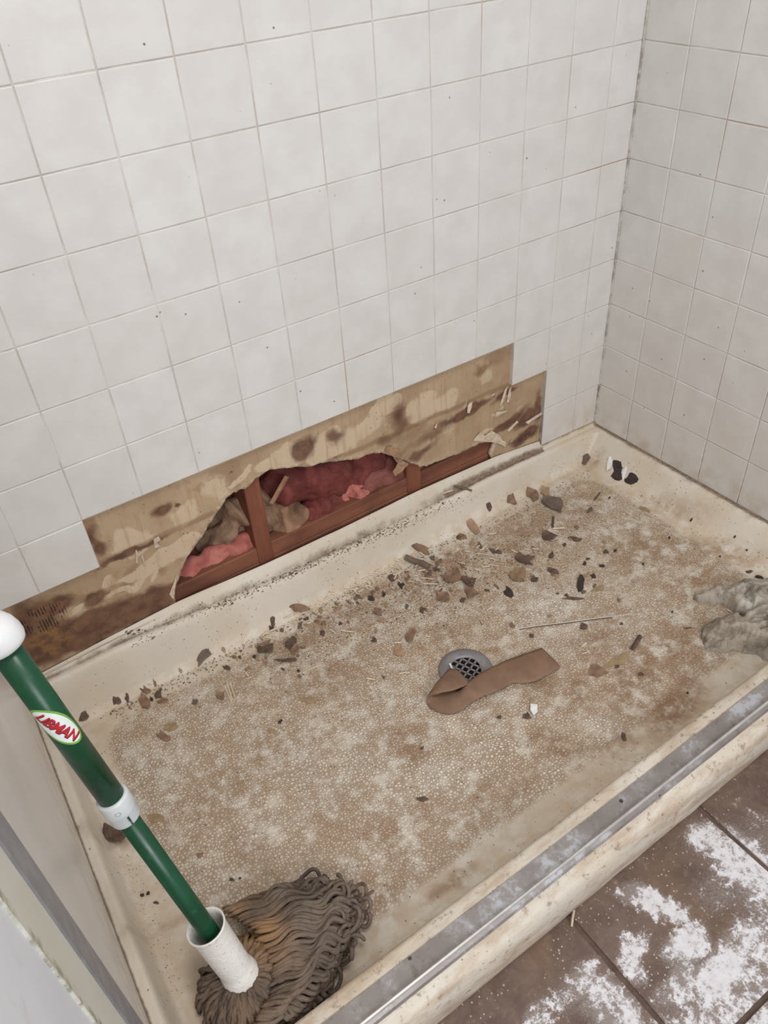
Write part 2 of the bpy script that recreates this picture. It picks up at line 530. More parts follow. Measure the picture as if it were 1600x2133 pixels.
k = NK('stained_fibreglass'); co = k.co
warp = k.addv(co, k.scale(k.noise(5, 2, col=True), (.02, .02, 0)))
e = k.voro(185, 'DISTANCE_TO_EDGE', vec=k.scale(warp, (1, 1, 0.2)), rand=.75)
cellm = k.attr('cells')
nA = k.noise(7, 5, 0.6); nB = k.noise(34, 5, 0.62); nC = k.noise(140, 4, 0.6); nD = k.noise(3.2, 3)
c = k.mix(k.ss(nD, .35, .65), rgb(208, 199, 185), rgb(201, 192, 178))
c = k.mix(k.mul(k.ss(nA, .42, .62), .35), c, rgb(190, 169, 142))
clean = k.attr('clean'); brown = k.attr('brown'); grime = k.attr('grime')
# general film over the floor part
sp = k.sep(co)
flo = k.ss(sp[2], -.155, -.185)
flo = k.mul(flo, k.ss(sp[1], -.775, -.755))
film = k.mul(flo, k.ss(nB, .34, .62), k.ss(clean, .9, .1))
c = k.mix(k.mul(film, .55), c, rgb(183, 160, 132))
bm_ = k.math('MULTIPLY', brown, k.ss(nB, .28, .62))
c = k.mix(k.mul(bm_, .92), c, rgb(138, 107, 77))
dk = k.mul(k.ss(brown, .25, .9), k.ss(nA, .5, .66), k.ss(nC, .35, .6))
c = k.mix(k.mul(dk, .55), c, rgb(104, 74, 54))
# dirt between the cells, worn clean on the crowns
gapd = k.mul(cellm, k.ss(e, .20, .06), k.ss(nB, .25, .55), flo)
c = k.mix(k.mul(gapd, .62), c, rgb(126, 97, 72))
crown = k.mul(cellm, k.ss(e, .22, .42), k.ss(k.math('ADD', clean, k.mul(nB, .7)), .45, .95), flo)
c = k.mix(k.mul(crown, .8), c, rgb(232, 220, 200))
# specks
v1 = k.voro(120, vec=co); sk = k.mul(k.ss(v1, .20, .10), k.ss(k.noise(19, 3), .50, .62))
c = k.mix(k.mul(sk, .8), c, rgb(98, 72, 54))
v2 = k.voro(60, vec=co); sk2 = k.mul(k.ss(v2, .13, .07), k.ss(k.noise(11, 3), .47, .6))
c = k.mix(k.mul(sk2, .75), c, rgb(82, 62, 48))
# grime
gm = k.ss(k.math('ADD', grime, k.mul(k.math('SUBTRACT', nB, .5), .9)), .28, .85)
c = k.mix(k.mul(gm, .88), c, k.mix(k.ss(nC, .35, .65), rgb(84, 66, 52), rgb(128, 104, 82)))
yel = k.mul(k.ss(sp[0], -.25, -.02), k.ss(sp[1], -.62, -.02), k.ss(nA, .35, .7))
c = k.mix(k.mul(yel, .25), c, rgb(196, 174, 136))
rimd = k.mul(k.ss(sp[1], -.735, -.75), k.ss(k.noise(26, 5, .65, vec=k.scale(co, (.35, 1, 1))), .40, .66))
c = k.mix(k.mul(rimd, .6), c, rgb(160, 132, 104))
rim2 = k.mul(k.ss(sp[1], -.735, -.75), k.ss(k.noise(60, 5, .7), .55, .68))
c = k.mix(k.mul(rim2, .6), c, rgb(118, 92, 70))
h = k.math('ADD', k.mul(cellm, k.ss(e, .0, .3), flo), k.mul(nC, .25))
nrm = k.bump(h, .55, .0016)
nrm = k.bump(nB, .25, .004, nrm)
rough = k.ss(nA, .3, .7, .42, .62)
MT_PAN = k.out(c, rough, nrm, spec=0.35)
pan = tag(link('shower_pan', pan_me, MT_PAN), 'dirty cream fibreglass shower pan with pebbled floor and raised rim', 'shower pan')
# ------------------------------------------------------------------ torn wallboard, framing and insulation in the opening
HOLE_EDGE = [(363, 1244), (365, 1227), (374, 1199), (384, 1174), (393, 1157), (402, 1146), (414, 1127), (427, 1111), (434, 1095), (443, 1083), (455, 1064), (465, 1052), (471, 1040), (481, 1031), (487, 1025), (493, 1026), (503, 1019), (515, 1017), (521, 1010), (527, 1005), (533, 997), (540, 994), (552, 984), (565, 978), (578, 977), (590, 975), (606, 975), (621, 972), (637, 973), (652, 971), (664, 967), (677, 964), (705, 960), (731, 958), (746, 955), (757, 950), (768, 947), (780, 944), (793, 943), (805, 946), (821, 952), (832, 963), (840, 959), (856, 965), (872, 969), (876, 974), (882, 970), (890, 971), (905, 964), (920, 959), (938, 951), (955, 946), (972, 938), (987, 930), (1000, 924), (1012, 921), (1022, 920), (1030, 923), (1026, 937), (1022, 946)]
he = [on_y(u, v, DRY_Y0) for (u, v) in HOLE_EDGE]
he2 = []
for a, b in zip(he, he[1:]):                     # ragged paper edge
    n = max(1, int((b - a).length / .004))
    for i in range(n):
        p = a.lerp(b, i / n)
        he2.append(p + Vector((.0012 * mnoise.noise(p * 300), 0, .0016 * mnoise.noise(p * 300 + Vector((9, 0, 0))))))
he2.append(he[-1])
xa, xb = he2[0].x, he2[-1].x
poly = []
for x in np.linspace(-1.4705, xa, 22): poly.append((x, lip_z(x) - .002))
poly += [(p.x, p.z) for p in he2]
for x in np.linspace(xb + .003, -.165, 14): poly.append((x, lip_z(x) - .002))
poly += [(-.165, 2.25 * T), (-1.4705, 2.25 * T)]
pl = np.array(poly)
step = .0048
gx, gz = np.meshgrid(np.arange(-1.468, -.168, step), np.arange(-.12, 2.24 * T, step))
G = np.stack([gx.ravel(), gz.ravel()], 1)
rs = np.random.RandomState(3)
G += rs.uniform(-.3, .3, G.shape) * step
G = G[poly_dist_inside(G, poly)]
# keep interior points clear of the outline
d = np.full(len(G), 9.0)
for i in range(len(pl)):
    a, b = pl[i], pl[(i + 1) % len(pl)]
    ab = b - a; L2 = (ab ** 2).sum() + 1e-12
    t = np.clip(((G - a) @ ab) / L2, 0, 1)
    d = np.minimum(d, np.hypot(*(G - a - t[:, None] * ab).T))
G = G[d > .0022]
allp = [Vector(p) for p in poly] + [Vector(p) for p in G]
n = len(poly)
res = delaunay_2d_cdt(allp, [], [list(range(n))], 1, 1e-6)
V = []
for p in res[0]:
    y = DRY_Y0 + .0010 * mnoise.noise(Vector((p.x * 30, 0, p.y * 30))) + .001
    dd = min((q - Vector((p.x, DRY_Y0, p.y))).length for q in he2[::3])
    if dd < .02: y -= .0035 * (1 - dd / .02) * max(0, mnoise.noise(Vector((p.x * 60, 4, p.y * 60))) + .15)
    V.append(Vector((p.x, y, p.y)))
dry_me = mesh_from('drywall', V, [tuple(f) for f in res[2]], True)
bm = bmesh.new(); bm.from_mesh(dry_me)
bmesh.ops.recalc_face_normals(bm, faces=bm.faces)
bm.normal_update()
if sum(f.normal.y for f in bm.faces) > 0: bmesh.ops.reverse_faces(bm, faces=bm.faces)
bm.to_mesh(dry_me); bm.free()
DP = np.array([tuple(v.co) for v in dry_me.vertices])
def wspots(P, lst, warp=.016, seed=1., wsc=16):
    n1 = vnoise(P, wsc, seed, 4); n2 = vnoise(P, wsc, seed + 3, 4)
    qx, qz = P[:, 0] + n1 * warp, P[:, 2] + n2 * warp
    out = np.zeros(len(P))
    for (u, v, rx, rz, a, s) in lst:
        c = on_y(u, v, DRY_Y0)
        ca, sa = math.cos(math.radians(a)), math.sin(math.radians(a))
        dx, dz = qx - c.x, qz - c.z
        ex, ez = (dx * ca + dz * sa) / rx, (-dx * sa + dz * ca) / rz
        out = np.maximum(out, s * np.clip(1.3 - np.sqrt(ex * ex + ez * ez), 0, 1))
    return np.clip(out, 0, 1)
LIGHT = [(270, 1130, .055, .035, 0, .8), (300, 1190, .06, .020, -8, .9), (350, 1155, .05, .02, 0, .9), (390, 1130, .035, .03, 30, .95), (230, 1215, .03, .012, 60, .9), (170, 1275, .05, .012, 15, .95), (255, 1235, .05, .009, 10, .9), (330, 1205, .03, .008, 40, .9),
         (380, 1070, .05, .03, 0, .6), (500, 990, .03, .008, 20, 1.), (560, 975, .04, .02, 0, .8), (610, 955, .06, .035, 0, .9), (690, 930, .07, .035, 0, .85), (760, 900, .06, .04, 0, .7), (880, 850, .06, .04, 0, .75), (800, 850, .03, .05, 80, .8), (930, 830, .05, .03, 0, .6),
         (1010, 780, .03, .03, 0, .55), (940, 900, .05, .03, 0, .4), (975, 845, .006, .018, 0, .9), (1035, 860, .02, .005, 10, .9), (1060, 830, .008, .02, 20, .8), (1085, 850, .03, .02, 0, .4), (1015, 910, .025, .01, 0, 1.), (880, 930, .04, .03, 0, .45), (450, 1020, .05, .05, 0, .5)]
DARK = [(100, 1345, .10, .05, 0, 1.), (200, 1310, .12, .035, 3, 1.), (300, 1270, .08, .03, 3, 1.), (140, 1330, .11, .028, 4, 1.), (260, 1285, .10, .030, 4, 1.), (330, 1255, .05, .035, 4, 1.), (70, 1300, .05, .05, 0, .9), (80, 1370, .06, .03, 0, .9), (200, 1250, .03, .02, 30, .8), (215, 1350, .08, .012, 4, 1.), (110, 1270, .04, .02, 0, .8),
        (335, 1062, .016, .016, 0, .8), (365, 1057, .006, .006, 0, .9), (635, 935, .030, .028, 0, .95), (700, 905, .022, .02, 0, .5), (483, 985, .005, .004, 0, 1.),
        (970, 860, .09, .010, 6, .8), (1050, 825, .04, .012, 10, .8), (1100, 870, .05, .02, 10, .75), (1060, 880, .07, .015, 12, .8), (1010, 765, .04, .02, 0, .3), (1095, 905, .05, .022, 8, .95), (1120, 850, .012, .05, 0, .6), (835, 890, .04, .02, 30, .4), (870, 945, .07, .012, 10, .5),
        (900, 905, .09, .02, 10, .35), (250, 1160, .05, .006, 4, .8), (300, 1140, .06, .005, 3, .7), (200, 1120, .012, .03, 0, .6), (215, 1145, .02, .02, 0, .6), (830, 865, .02, .04, 0, .55), (800, 915, .03, .02, 20, .4), (700, 955, .03, .006, 0, .5)]
MUST = [(100, 1330, .05, .03, 0, .9), (110, 1355, .04, .02, 0, .9), (240, 1210, .05, .01, 40, .3), (560, 1000, .06, .02, 0, .3), (1010, 800, .08, .05, 0, .25), (150, 1240, .07, .02, 0, .45)]
COMB = [(85, 1290, .045, .030, 0, 1.), (362, 1008, .014, .006, 0, 1.), (1095, 908, .030, .014, 8, 1.), (1065, 920, .012, .014, 8, .9)]
TAN = [(180, 1110, .03, .05, 0, .9), (330, 1180, .03, .02, 0, .8), (280, 1200, .04, .012, 20, .9), (460, 1000, .06, .03, 0, .7), (170, 1255, .06, .02, 0, .9), (620, 960, .05, .012, 0, .4), (830, 870, .03, .05, 60, .9), (880, 920, .08, .03, 10, .7), (860, 900, .05, .04, 0, .8), (1040, 745, .05, .02, 0, .8), (390, 1010, .05, .012, 0, .4), (410, 1130, .012, .02, 0, .8)]
attr(dry_me, 'light', wspots(DP, LIGHT, .02, 1.)); attr(dry_me, 'dark', wspots(DP, DARK, .014, 2.))
attr(dry_me, 'must', wspots(DP, MUST, .02, 5.)); attr(dry_me, 'comb', wspots(DP, COMB, .008, 6.)); attr(dry_me, 'tan', wspots(DP, TAN, .03, 8.))
edge = np.array([min((q - Vector(p)).length for q in he2[::2]) for p in DP])
attr(dry_me, 'torn', sstep(.008, .001, edge))
k = NK('wet_wallboard_paper'); w = k.co; sp = k.sep(w)
nA = k.noise(9, 5, .6); nB = k.noise(40, 5, .6); st = k.noise(95, 3, vec=k.scale(w, (1, 1, .10)))
c = k.mix(k.ss(nA, .3, .7), rgb(176, 152, 124), rgb(160, 136, 110))
c = k.mix(k.mul(k.attr('tan'), k.ss(k.math('ADD', k.attr('tan'), k.mul(nB, .4)), .50, .62), .9), c, rgb(140, 112, 88))
lm = k.ss(k.math('ADD', k.attr('light'), k.mul(k.math('SUBTRACT', nB, .5), .5)), .32, .50)
c = k.mix(k.mul(lm, .85), c, rgb(196, 176, 150))
c = k.mix(k.mul(k.ss(st, .5, .7), .35), c, rgb(150, 116, 84))
# prints of the lost joints
jz = k.math('ABSOLUTE', k.math('SUBTRACT', k.math('ADD', sp[2], k.mul(k.math('SUBTRACT', nA, .5), .02)), T))
c = k.mix(k.mul(k.ss(jz, .010, .002), .5), c, rgb(120, 88, 62))
dm = k.ss(k.math('ADD', k.attr('dark'), k.mul(k.math('SUBTRACT', nB, .5), .7)), .06, .55)
c = k.mix(k.mul(dm, .92), c, k.mix(k.ss(nB, .35, .65), rgb(84, 56, 44), rgb(112, 80, 62)))
c = k.mix(k.mul(k.attr('must'), k.ss(nB, .4, .6), .8), c, rgb(140, 106, 62))
wv = k.n('ShaderNodeTexWave', wave_type='BANDS', bands_direction='X'); k._set(wv.inputs['Vector'], w); wv.inputs['Scale'].default_value = 60; wv.inputs['Distortion'].default_value = 2.5; wv.inputs['Detail'].default_value = 3; wv.inputs['Detail Scale'].default_value = 3
cm = k.mul(k.ss(k.attr('comb'), .1, .5), k.ss(wv.outputs['Fac'], .5, .75), k.ss(k.noise(70, 2), .42, .55))
c = k.mix(k.mul(cm, .85), c, rgb(36, 27, 22))
c = k.mix(k.mul(k.attr('torn'), k.ss(nB, .38, .55), .6), c, rgb(205, 190, 170))
sk = k.mul(k.ss(k.voro(90), .16, .08), k.ss(k.noise(13, 2), .5, .6)); c = k.mix(k.mul(sk, .7), c, rgb(70, 48, 36))
nr = k.bump(nB, .35, .003); nr = k.bump(k.attr('light'), .25, .003, nr)
MT_DRY = k.out(c, .75, nr, spec=.2)
dry = link('drywall', dry_me, MT_DRY, wall_back)
sol = dry.modifiers.new('thick', 'SOLIDIFY'); sol.thickness = .0115; sol.offset = -1
tag(dry, 'water-stained torn wallboard')

# torn flaps of paper at the hole edge and on the board
MT_TORN = plain('torn_paper', rgb(196, 178, 156), .8, .18, 90, bump=.3)
MT_TORN_BR = plain('torn_brown_paper', rgb(150, 118, 90), .8, .2, 70, bump=.3)
def flap(pts, mat, name='torn_paper', parent=None, y0=None):
    """pts: (u, v, lift towards the room)"""
    P = [on_y(u, v, (DRY_Y0 if y0 is None else y0) - l) for (u, v, l) in pts]
    m = mesh_from(name, P, [tuple(range(len(P)))])
    bm = bmesh.new(); bm.from_mesh(m)
    bmesh.ops.triangulate(bm, faces=bm.faces)
    bmesh.ops.subdivide_edges(bm, edges=bm.edges, cuts=2, use_grid_fill=True)
    for v in bm.verts: v.co += Vector((0, .0012 * mnoise.noise(v.co * 130), .0010 * mnoise.noise(v.co * 150)))
    bm.to_mesh(m); bm.free()
    o = link(name, m, mat, parent)
    s = o.modifiers.new('thick', 'SOLIDIFY'); s.thickness = .0008
    return o
flap([(985, 918, .0), (1001, 899, .003), (1010, 908, .004), (1024, 897, .004), (1040, 906, .003), (1046, 917, .001), (1054, 920, .002), (1052, 930, .0), (1040, 925, .002), (1028, 921, .003), (1012, 920, .003)], MT_TORN, parent=wall_back)
flap([(819, 953, -.004), (829, 955, .004), (842, 961, .006), (852, 966, .003), (843, 975, .008), (838, 982, .010), (823, 991, .006), (818, 982, .004), (824, 974, .003), (828, 965, .001)], MT_TORN_BR, parent=wall_back)
flap([(800, 940, .001), (806, 931, .003), (816, 927, .003), (822, 934, .004), (838, 938, .004), (830, 945, .006), (838, 957, .006), (826, 952, .006), (812, 946, .003)], MT_TORN_BR, parent=wall_back)
for q in [[(973, 860, .001), (974, 846, .002), (978, 838, .002), (984, 837, .002), (982, 850, .003), (978, 860, .003)], [(1031, 868, .0), (1033, 858, .002), (1060, 855, .003), (1045, 862, .004), (1036, 868, .002)],
          [(1040, 846, .0), (1050, 815, .002), (1057, 803, .003), (1054, 820, .004), (1047, 840, .002)], [(1055, 838, .001), (1060, 812, .003), (1065, 806, .003), (1063, 828, .002), (1059, 838, .002)],
          [(1094, 880, .0), (1128, 858, .003), (1130, 862, .003), (1100, 883, .002)], [(1056, 897, .0), (1077, 876, .003), (1080, 879, .003), (1060, 899, .001)],
          [(904, 890, .0), (912, 880, .002), (914, 876, .003), (908, 892, .001)], [(1020, 826, .0), (1030, 818, .003), (1029, 822, .002)],
          [(283, 1172, 0), (282, 1145, .003), (285, 1146, .003), (287, 1172, .0)], [(294, 1160, 0), (296, 1152, .003), (305, 1178, .003), (301, 1180, .0)],
          [(353, 1238, .0), (362, 1215, .004), (368, 1198, .004), (366, 1216, .006), (364, 1236, .005), (361, 1247, .002)],
          [(320, 1122, 0), (330, 1117, .003), (335, 1125, .004), (326, 1130, .003), (334, 1138, .003), (322, 1141, .0)]]:
    flap(q, MT_TORN, parent=wall_back)

# framing
k = NK('damp_framing_lumber'); w = k.co
gr = k.noise(20, 5, .6, vec=k.scale(w, (1, 1, .12)))
c = k.mix(k.ss(gr, .3, .7), rgb(112, 68, 52), rgb(140, 88, 66)); c = k.mix(k.mul(k.ss(k.noise(6, 3), .5, .7), .6), c, rgb(82, 46, 40))
MT_STUD = k.out(c, .7, k.bump(gr, .3, .003), spec=.2)
k = NK('damp_plate_lumber'); w = k.co
gr = k.noise(26, 5, .6, vec=k.scale(w, (.10, 1, 1)))
c = k.mix(k.ss(gr, .3, .7), rgb(104, 65, 51), rgb(132, 86, 66)); c = k.mix(k.mul(k.ss(k.noise(7, 3), .48, .68), .6), c, rgb(86, 54, 45))
MT_PLATE = k.out(c, .7, k.bump(gr, .35, .003), spec=.2)
YS = DRY_Y1 + .0005
s1a, s1b = on_y(518, 1070, YS).x, on_y(555, 1080, YS).x
s2a, s2b = on_y(847, 1000, YS).x, on_y(876, 992, YS).x
for (a, b) in [(s1a, s1b), (s2a, s2b), (s1a - .405, s1b - .405)]:
    me = box_mesh('stud', (a, YS - .003, -.125), (b, .111, 2.6 * T), .002)
    link('stud', me, MT_STUD, wall_back)
pz = on_y(640, 1094, YS).z
me = box_mesh('bottom_plate', (-1.475, YS, pz - .038), (-.10, .111, pz), .002)
link('bottom_plate', me, MT_PLATE, wall_back)
me = box_mesh('lower_plate', (-1.475, YS - .001, pz - .09), (-.10, .111, pz - .0385), .002)
link('lower_plate', me, MT_PLATE, wall_back)
me = box_mesh('cavity_sheathing', (-1.475, .111, -.14), (0.0, .118, 2.6 * T))
link('cavity_sheathing', me, plain('cavity_sheathing', rgb(112, 86, 68), .9, .3, 30), wall_back)

# insulation
def mat_batt(name, a, b, c3):
    k = NK(name); n1 = k.noise(28, 5, .6, dist=.6); n2 = k.noise(160, 4, .7)
    c = k.mix(k.ss(n1, .35, .65), a, b); c = k.mix(k.mul(k.ss(k.noise(17, 3), .55, .7), .8), c, c3)
    nr = k.bump(n1, .6, .008); nr = k.bump(n2, .6, .002, nr)
    return k.out(c, .8, nr, spec=.15)
MT_PINK = mat_batt('pink_glasswool', rgb(160, 92, 84), rgb(182, 114, 103), rgb(124, 78, 70))
MT_RED = mat_batt('dimmed_red_glasswool', rgb(98, 48, 45), rgb(124, 66, 61), rgb(96, 60, 54))  # red darkened in the colour itself to look dim inside the cavity
MT_KRAFT = mat_batt('kraft_facing', rgb(128, 98, 78), rgb(150, 118, 94), rgb(104, 76, 62))
MT_KRAFTD = mat_batt('shaded_facing', rgb(124, 98, 80), rgb(146, 118, 97), rgb(104, 78, 65))  # near copy of the kraft colours, slightly greyed for the pocket's shade
def lump(name, path, radii, mat, seed, amp=.25, flat=1.0, n=28, fs=26):
    """soft roll along path [(u,v,y)]"""
    P = [on_y(u, v, y) for (u, v, y) in path]
    fine, rad = [], []
    m = 14
    for i in range(len(P) - 1):
        for j in range(m):
            t = j / m
            fine.append(P[i].lerp(P[i + 1], t)); rad.append(radii[i] + (radii[i + 1] - radii[i]) * t)
    fine.append(P[-1]); rad.append(radii[-1])
    N = len(fine)
    for i in range(N):
        e = min(i, N - 1 - i) / (m * .6)
        if e < 1: rad[i] *= max(.12, math.sqrt(max(0, 1 - (1 - e) ** 2)))
    V, F = [], []
    tube_arrays(fine, rad, n, V, F, flat, up=Vector((0, 0, 1)))
    for i in range(N):
        for kx in range(n):
            v = V[i * n + kx]; c = fine[i]
            q = v * fs + Vector((seed, 0, 0))
            f = 1 + amp * (mnoise.fractal(q, 1.0, 2.0, 3) - abs(mnoise.noise(q * .6)) * .7)
            nv = c + (v - c) * f
            nv.y = max(nv.y, YS + .003)
            V[i * n + kx] = nv
    o = link(name, mesh_from(name, V, F, True), mat)
    return o
yb_ = .064
GI = 'insulation inside the wall opening'
tag(lump('insulation_batt', [(345, 1232, .06), (400, 1184, .056), (450, 1160, .056), (505, 1136, .058), (530, 1122, .062)], [.020, .027, .027, .026, .022], MT_PINK, 1.0, .5), 'loose pink insulation tuft beside the stud at the low end of the hole', 'insulation', GI)
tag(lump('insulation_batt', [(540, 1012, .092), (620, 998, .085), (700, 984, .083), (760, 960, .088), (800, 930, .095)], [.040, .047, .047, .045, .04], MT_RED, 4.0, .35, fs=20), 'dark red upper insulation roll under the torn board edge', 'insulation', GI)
tag(lump('insulation_batt', [(600, 1098, .072), (665, 1062, .068), (722, 1036, .07)], [.040, .044, .036], MT_RED, 9.0, .4, fs=24), 'dimmed red lower insulation roll with a gnawed pink end', 'insulation', GI)
tag(lump('insulation_batt', [(706, 1046, .058), (740, 1024, .056), (778, 1012, .062)], [.024, .030, .020], MT_PINK, 14.0, .65, fs=45), 'bare pink insulation fluff above the bottom plate', 'insulation', GI)
tag(lump('insulation_batt', [(725, 1018, .076), (785, 988, .072), (830, 962, .074), (870, 945, .08)], [.036, .046, .046, .04], mat_batt('brownish_red_facing', rgb(116, 66, 62), rgb(132, 84, 76), rgb(100, 58, 54)), 21.0, .3, fs=20), 'brownish red insulation roll by the narrow second stud', 'insulation', GI)
tag(lump('kraft_paper', [(552, 1090, .082), (590, 1078, .072), (635, 1066, .078)], [.042, .050, .036], MT_KRAFT, 30.0, .7, fs=24), 'crumpled brown kraft paper between the stud and the red insulation', 'paper')
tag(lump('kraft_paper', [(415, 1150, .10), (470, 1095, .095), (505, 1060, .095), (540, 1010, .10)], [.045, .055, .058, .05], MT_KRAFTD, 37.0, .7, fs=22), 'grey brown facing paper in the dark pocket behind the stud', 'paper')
# loose wood strip leaning in the cavity
a, b = on_y(566, 1049, .034), on_y(598, 992, .034)
V, F = [], []
tube_arrays([a, a.lerp(b, .5), b], .0062, 4, V, F, .5, up=Vector((0, 1, 0)))
tag(link('wood_strip', mesh_from('wood_strip', V, F), plain('pale_strip', rgb(142, 104, 78), .7, .15, 60)), 'thin pale wood strip leaning in the wall cavity', 'wood strip')
# ------------------------------------------------------------------ bathroom floor
FZ = -.24
k = NK('floor_grout'); c = k.mix(k.ss(k.noise(60, 3), .3, .7), rgb(76, 60, 52), rgb(98, 78, 66)); MT_FGROUT = k.out(c, .8)
me = box_mesh('floor', (-1.55, -1.95, FZ - .03), (.45, .13, FZ - .0035))
floor = tag(link('floor', me, MT_FGROUT), 'dark tiled bathroom floor dusted with white powder outside the shower', 'floor', kind='structure')
k = NK('powdered_floor_tile'); w = k.world()
n0 = k.noise(4.5, 3, vec=w); n1 = k.noise(15, 6, .68, vec=w, dist=.4); n2 = k.noise(75, 5, .7, vec=w); n3 = k.noise(330, 3, .7, vec=w)
c = k.mix(k.ss(n1, .3, .7), rgb(92, 74, 66), rgb(116, 97, 86))
c = k.mix(k.mul(k.ss(n2, .5, .7), .4), c, rgb(140, 118, 98))
c = k.mix(k.mul(k.ss(n0, .55, .7), .5), c, rgb(122, 98, 76))
def blob(k, w, cx, cy, rx, ry, a):
    s = k.sep(w); ca, sa = math.cos(a), math.sin(a)
    dx = k.math('SUBTRACT', s[0], cx); dy = k.math('SUBTRACT', s[1], cy)
    ex = k.mul(k.math('ADD', k.mul(dx, ca), k.mul(dy, sa)), 1 / rx); ey = k.mul(k.math('SUBTRACT', k.mul(dy, ca), k.mul(dx, sa)), 1 / ry)
    r = k.math('SQRT', k.math('ADD', k.mul(ex, ex), k.mul(ey, ey)))
    return k.ss(r, 1.35, .25)
pw = None
wj = k.addv(w, k.scale(k.noise(12, 3, vec=w, col=True), (.07, .07, 0)))
wj = k.addv(wj, (-.035, -.035, 0))
for (u, v, rx, ry, a, s) in [(1560, 1800, .06, .10, .2, 1.), (1470, 1745, .05, .035, 0, .85), (1590, 1720, .07, .04, 0, .45), (1360, 1880, .03, .06, .5, .95), (1430, 1960, .05, .035, 0, 1.), (1500, 2030, .075, .04, .2, 1.), (1580, 1960, .06, .06, 0, .75), (1420, 2040, .06, .03, .0, .9),
                             (1330, 1990, .05, .025, .6, .75), (1210, 2060, .06, .035, .3, .7), (1270, 2110, .06, .05, .3, .95), (1130, 2130, .05, .02, .3, .6), (1500, 1850, .07, .04, 0, .5), (1600, 2120, .06, .04, 0, .8), (1700, 1900, .15, .2, 0, .7), (1500, 2200, .3, .12, 0, .7)]:
    p = on_z(u, v, FZ)
    b = k.mul(blob(k, wj, p.x, p.y, rx, ry, a), s)
    pw = b if pw is None else k.math('MAXIMUM', pw, b)
m = k.math('ADD', k.mul(pw, .62), k.mul(k.math('SUBTRACT', n1, .5), 1.15))
m = k.math('ADD', m, k.mul(k.math('SUBTRACT', n2, .5), 1.5))
m = k.math('ADD', m, k.mul(k.math('SUBTRACT', n3, .5), .6))
pm = k.ss(m, .29, .58)
c = k.mix(k.mul(pm, .93), c, k.mix(k.ss(n2, .3, .7), rgb(208, 205, 210), rgb(232, 231, 236)))
haze = k.ss(k.math('ADD', pw, k.mul(k.math('SUBTRACT', n3, .5), .8)), .2, .8)
c = k.mix(k.mul(haze, .34), c, rgb(190, 182, 176))
fs_ = k.mul(k.ss(k.voro(140, vec=w), .22, .12), k.ss(k.noise(16, 3, vec=w), .48, .6)); c = k.mix(k.mul(fs_, .7), c, rgb(204, 196, 190))
nr = k.bump(n2, .15, .002); nr = k.bump(pm, .4, .0012, nr)
MT_FLOOR = k.out(c, k.ss(pm, 0, 1, .38, .85), nr, spec=.35)
FT = .310
ft_me = box_mesh('floor_tile', (.004, .004, -.006), (FT - .004, FT - .004, 0), .0015, 2); ft_me.materials.append(MT_FLOOR)
for i in range(-2, 4):
    for j in range(0, 4):
        x0, y1 = -.900 + i * FT, -.766 - j * FT
        if x0 < -1.53 or x0 + FT > .46: continue
        o = link('floor_tile', ft_me, None, floor); o.location = (x0, y1 - FT, FZ + random.uniform(-.0004, .0004))

# ------------------------------------------------------------------ drain
k = NK('dull_drain_metal'); n = k.noise(40, 4)
c = k.mix(k.ss(n, .3, .7), rgb(134, 130, 132), rgb(150, 146, 148)); c = k.mix(k.mul(k.ss(k.noise(90, 3), .56, .7), .5), c, rgb(110, 94, 82))
MT_DRAIN = k.out(c, .42, k.bump(n, .1, .001), metal=.55)
MT_BLACK = plain('drain_well_shade', rgb(54, 47, 42), .9, .2)  # dark colour stands in for the shade down inside the drain well
dz = -.2005 + .0012
drain = empty('floor_drain', (DRAIN.x, DRAIN.y, dz))
tag(drain, 'round grey metal drain cover with square holes in the pan floor', 'drain')
prof = [(.0305, -.001), (.0305, .0018), (.0315, .0026), (.046, .0028), (.0515, .0024), (.0540, .0010), (.0540, -.002), (.0515, -.0025)]
link('rim_plate', lathe_mesh('rim_plate', prof, 56, closed=True), MT_DRAIN, drain)
pit = .0132
rot = math.radians(20)
def bar(cx, cy, lx, ly):
    m = box_mesh('grate_bar', (cx - lx / 2, cy - ly / 2, -.0012), (cx + lx / 2, cy + ly / 2, .0024), .0005)
    o = link('grate_bar', m, MT_DRAIN, drain); o.rotation_euler = (0, 0, rot)
for i in range(-2, 4):
    q = (i - .5) * pit
    half = math.sqrt(max(0, .0312 ** 2 - q * q))
    if half > .004:
        bar(q, 0, 0.0034, 2 * half); bar(0, q, 2 * half, 0.0034)
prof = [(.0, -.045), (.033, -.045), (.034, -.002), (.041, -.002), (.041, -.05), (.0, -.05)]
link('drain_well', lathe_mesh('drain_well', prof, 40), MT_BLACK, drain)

# ------------------------------------------------------------------ shower door frame: bottom track and side jamb
k = NK('oxidised_aluminium'); w = k.co
n1 = k.noise(8, 5, .65); n2 = k.noise(55, 5, .7); n3 = k.noise(24, 4, vec=k.scale(w, (.25, 1, 1)))
c = k.mix(k.ss(n1, .3, .7), rgb(128, 119, 114), rgb(152, 145, 141))
c = k.mix(k.mul(k.ss(n2, .52, .68), .5), c, rgb(106, 92, 82))
c = k.mix(k.mul(k.ss(n1, .50, .64), k.ss(n2, .42, .6), .8), c, rgb(196, 197, 202))
c = k.mix(k.mul(k.ss(k.voro(26), .11, .07), .9), c, rgb(54, 42, 36))
MT_TRACK = k.out(c, .42, k.bump(n2, .12, .001), metal=.35)
MT_LIPM = plain('worn_bright_aluminium', rgb(196, 192, 188), .35, .12, 40, metal=.5)
frame = empty('shower_door_frame', (-.75, -.79, -.12))
tag(frame, 'grey aluminium shower door frame: track on the curb and side jamb', 'door frame')
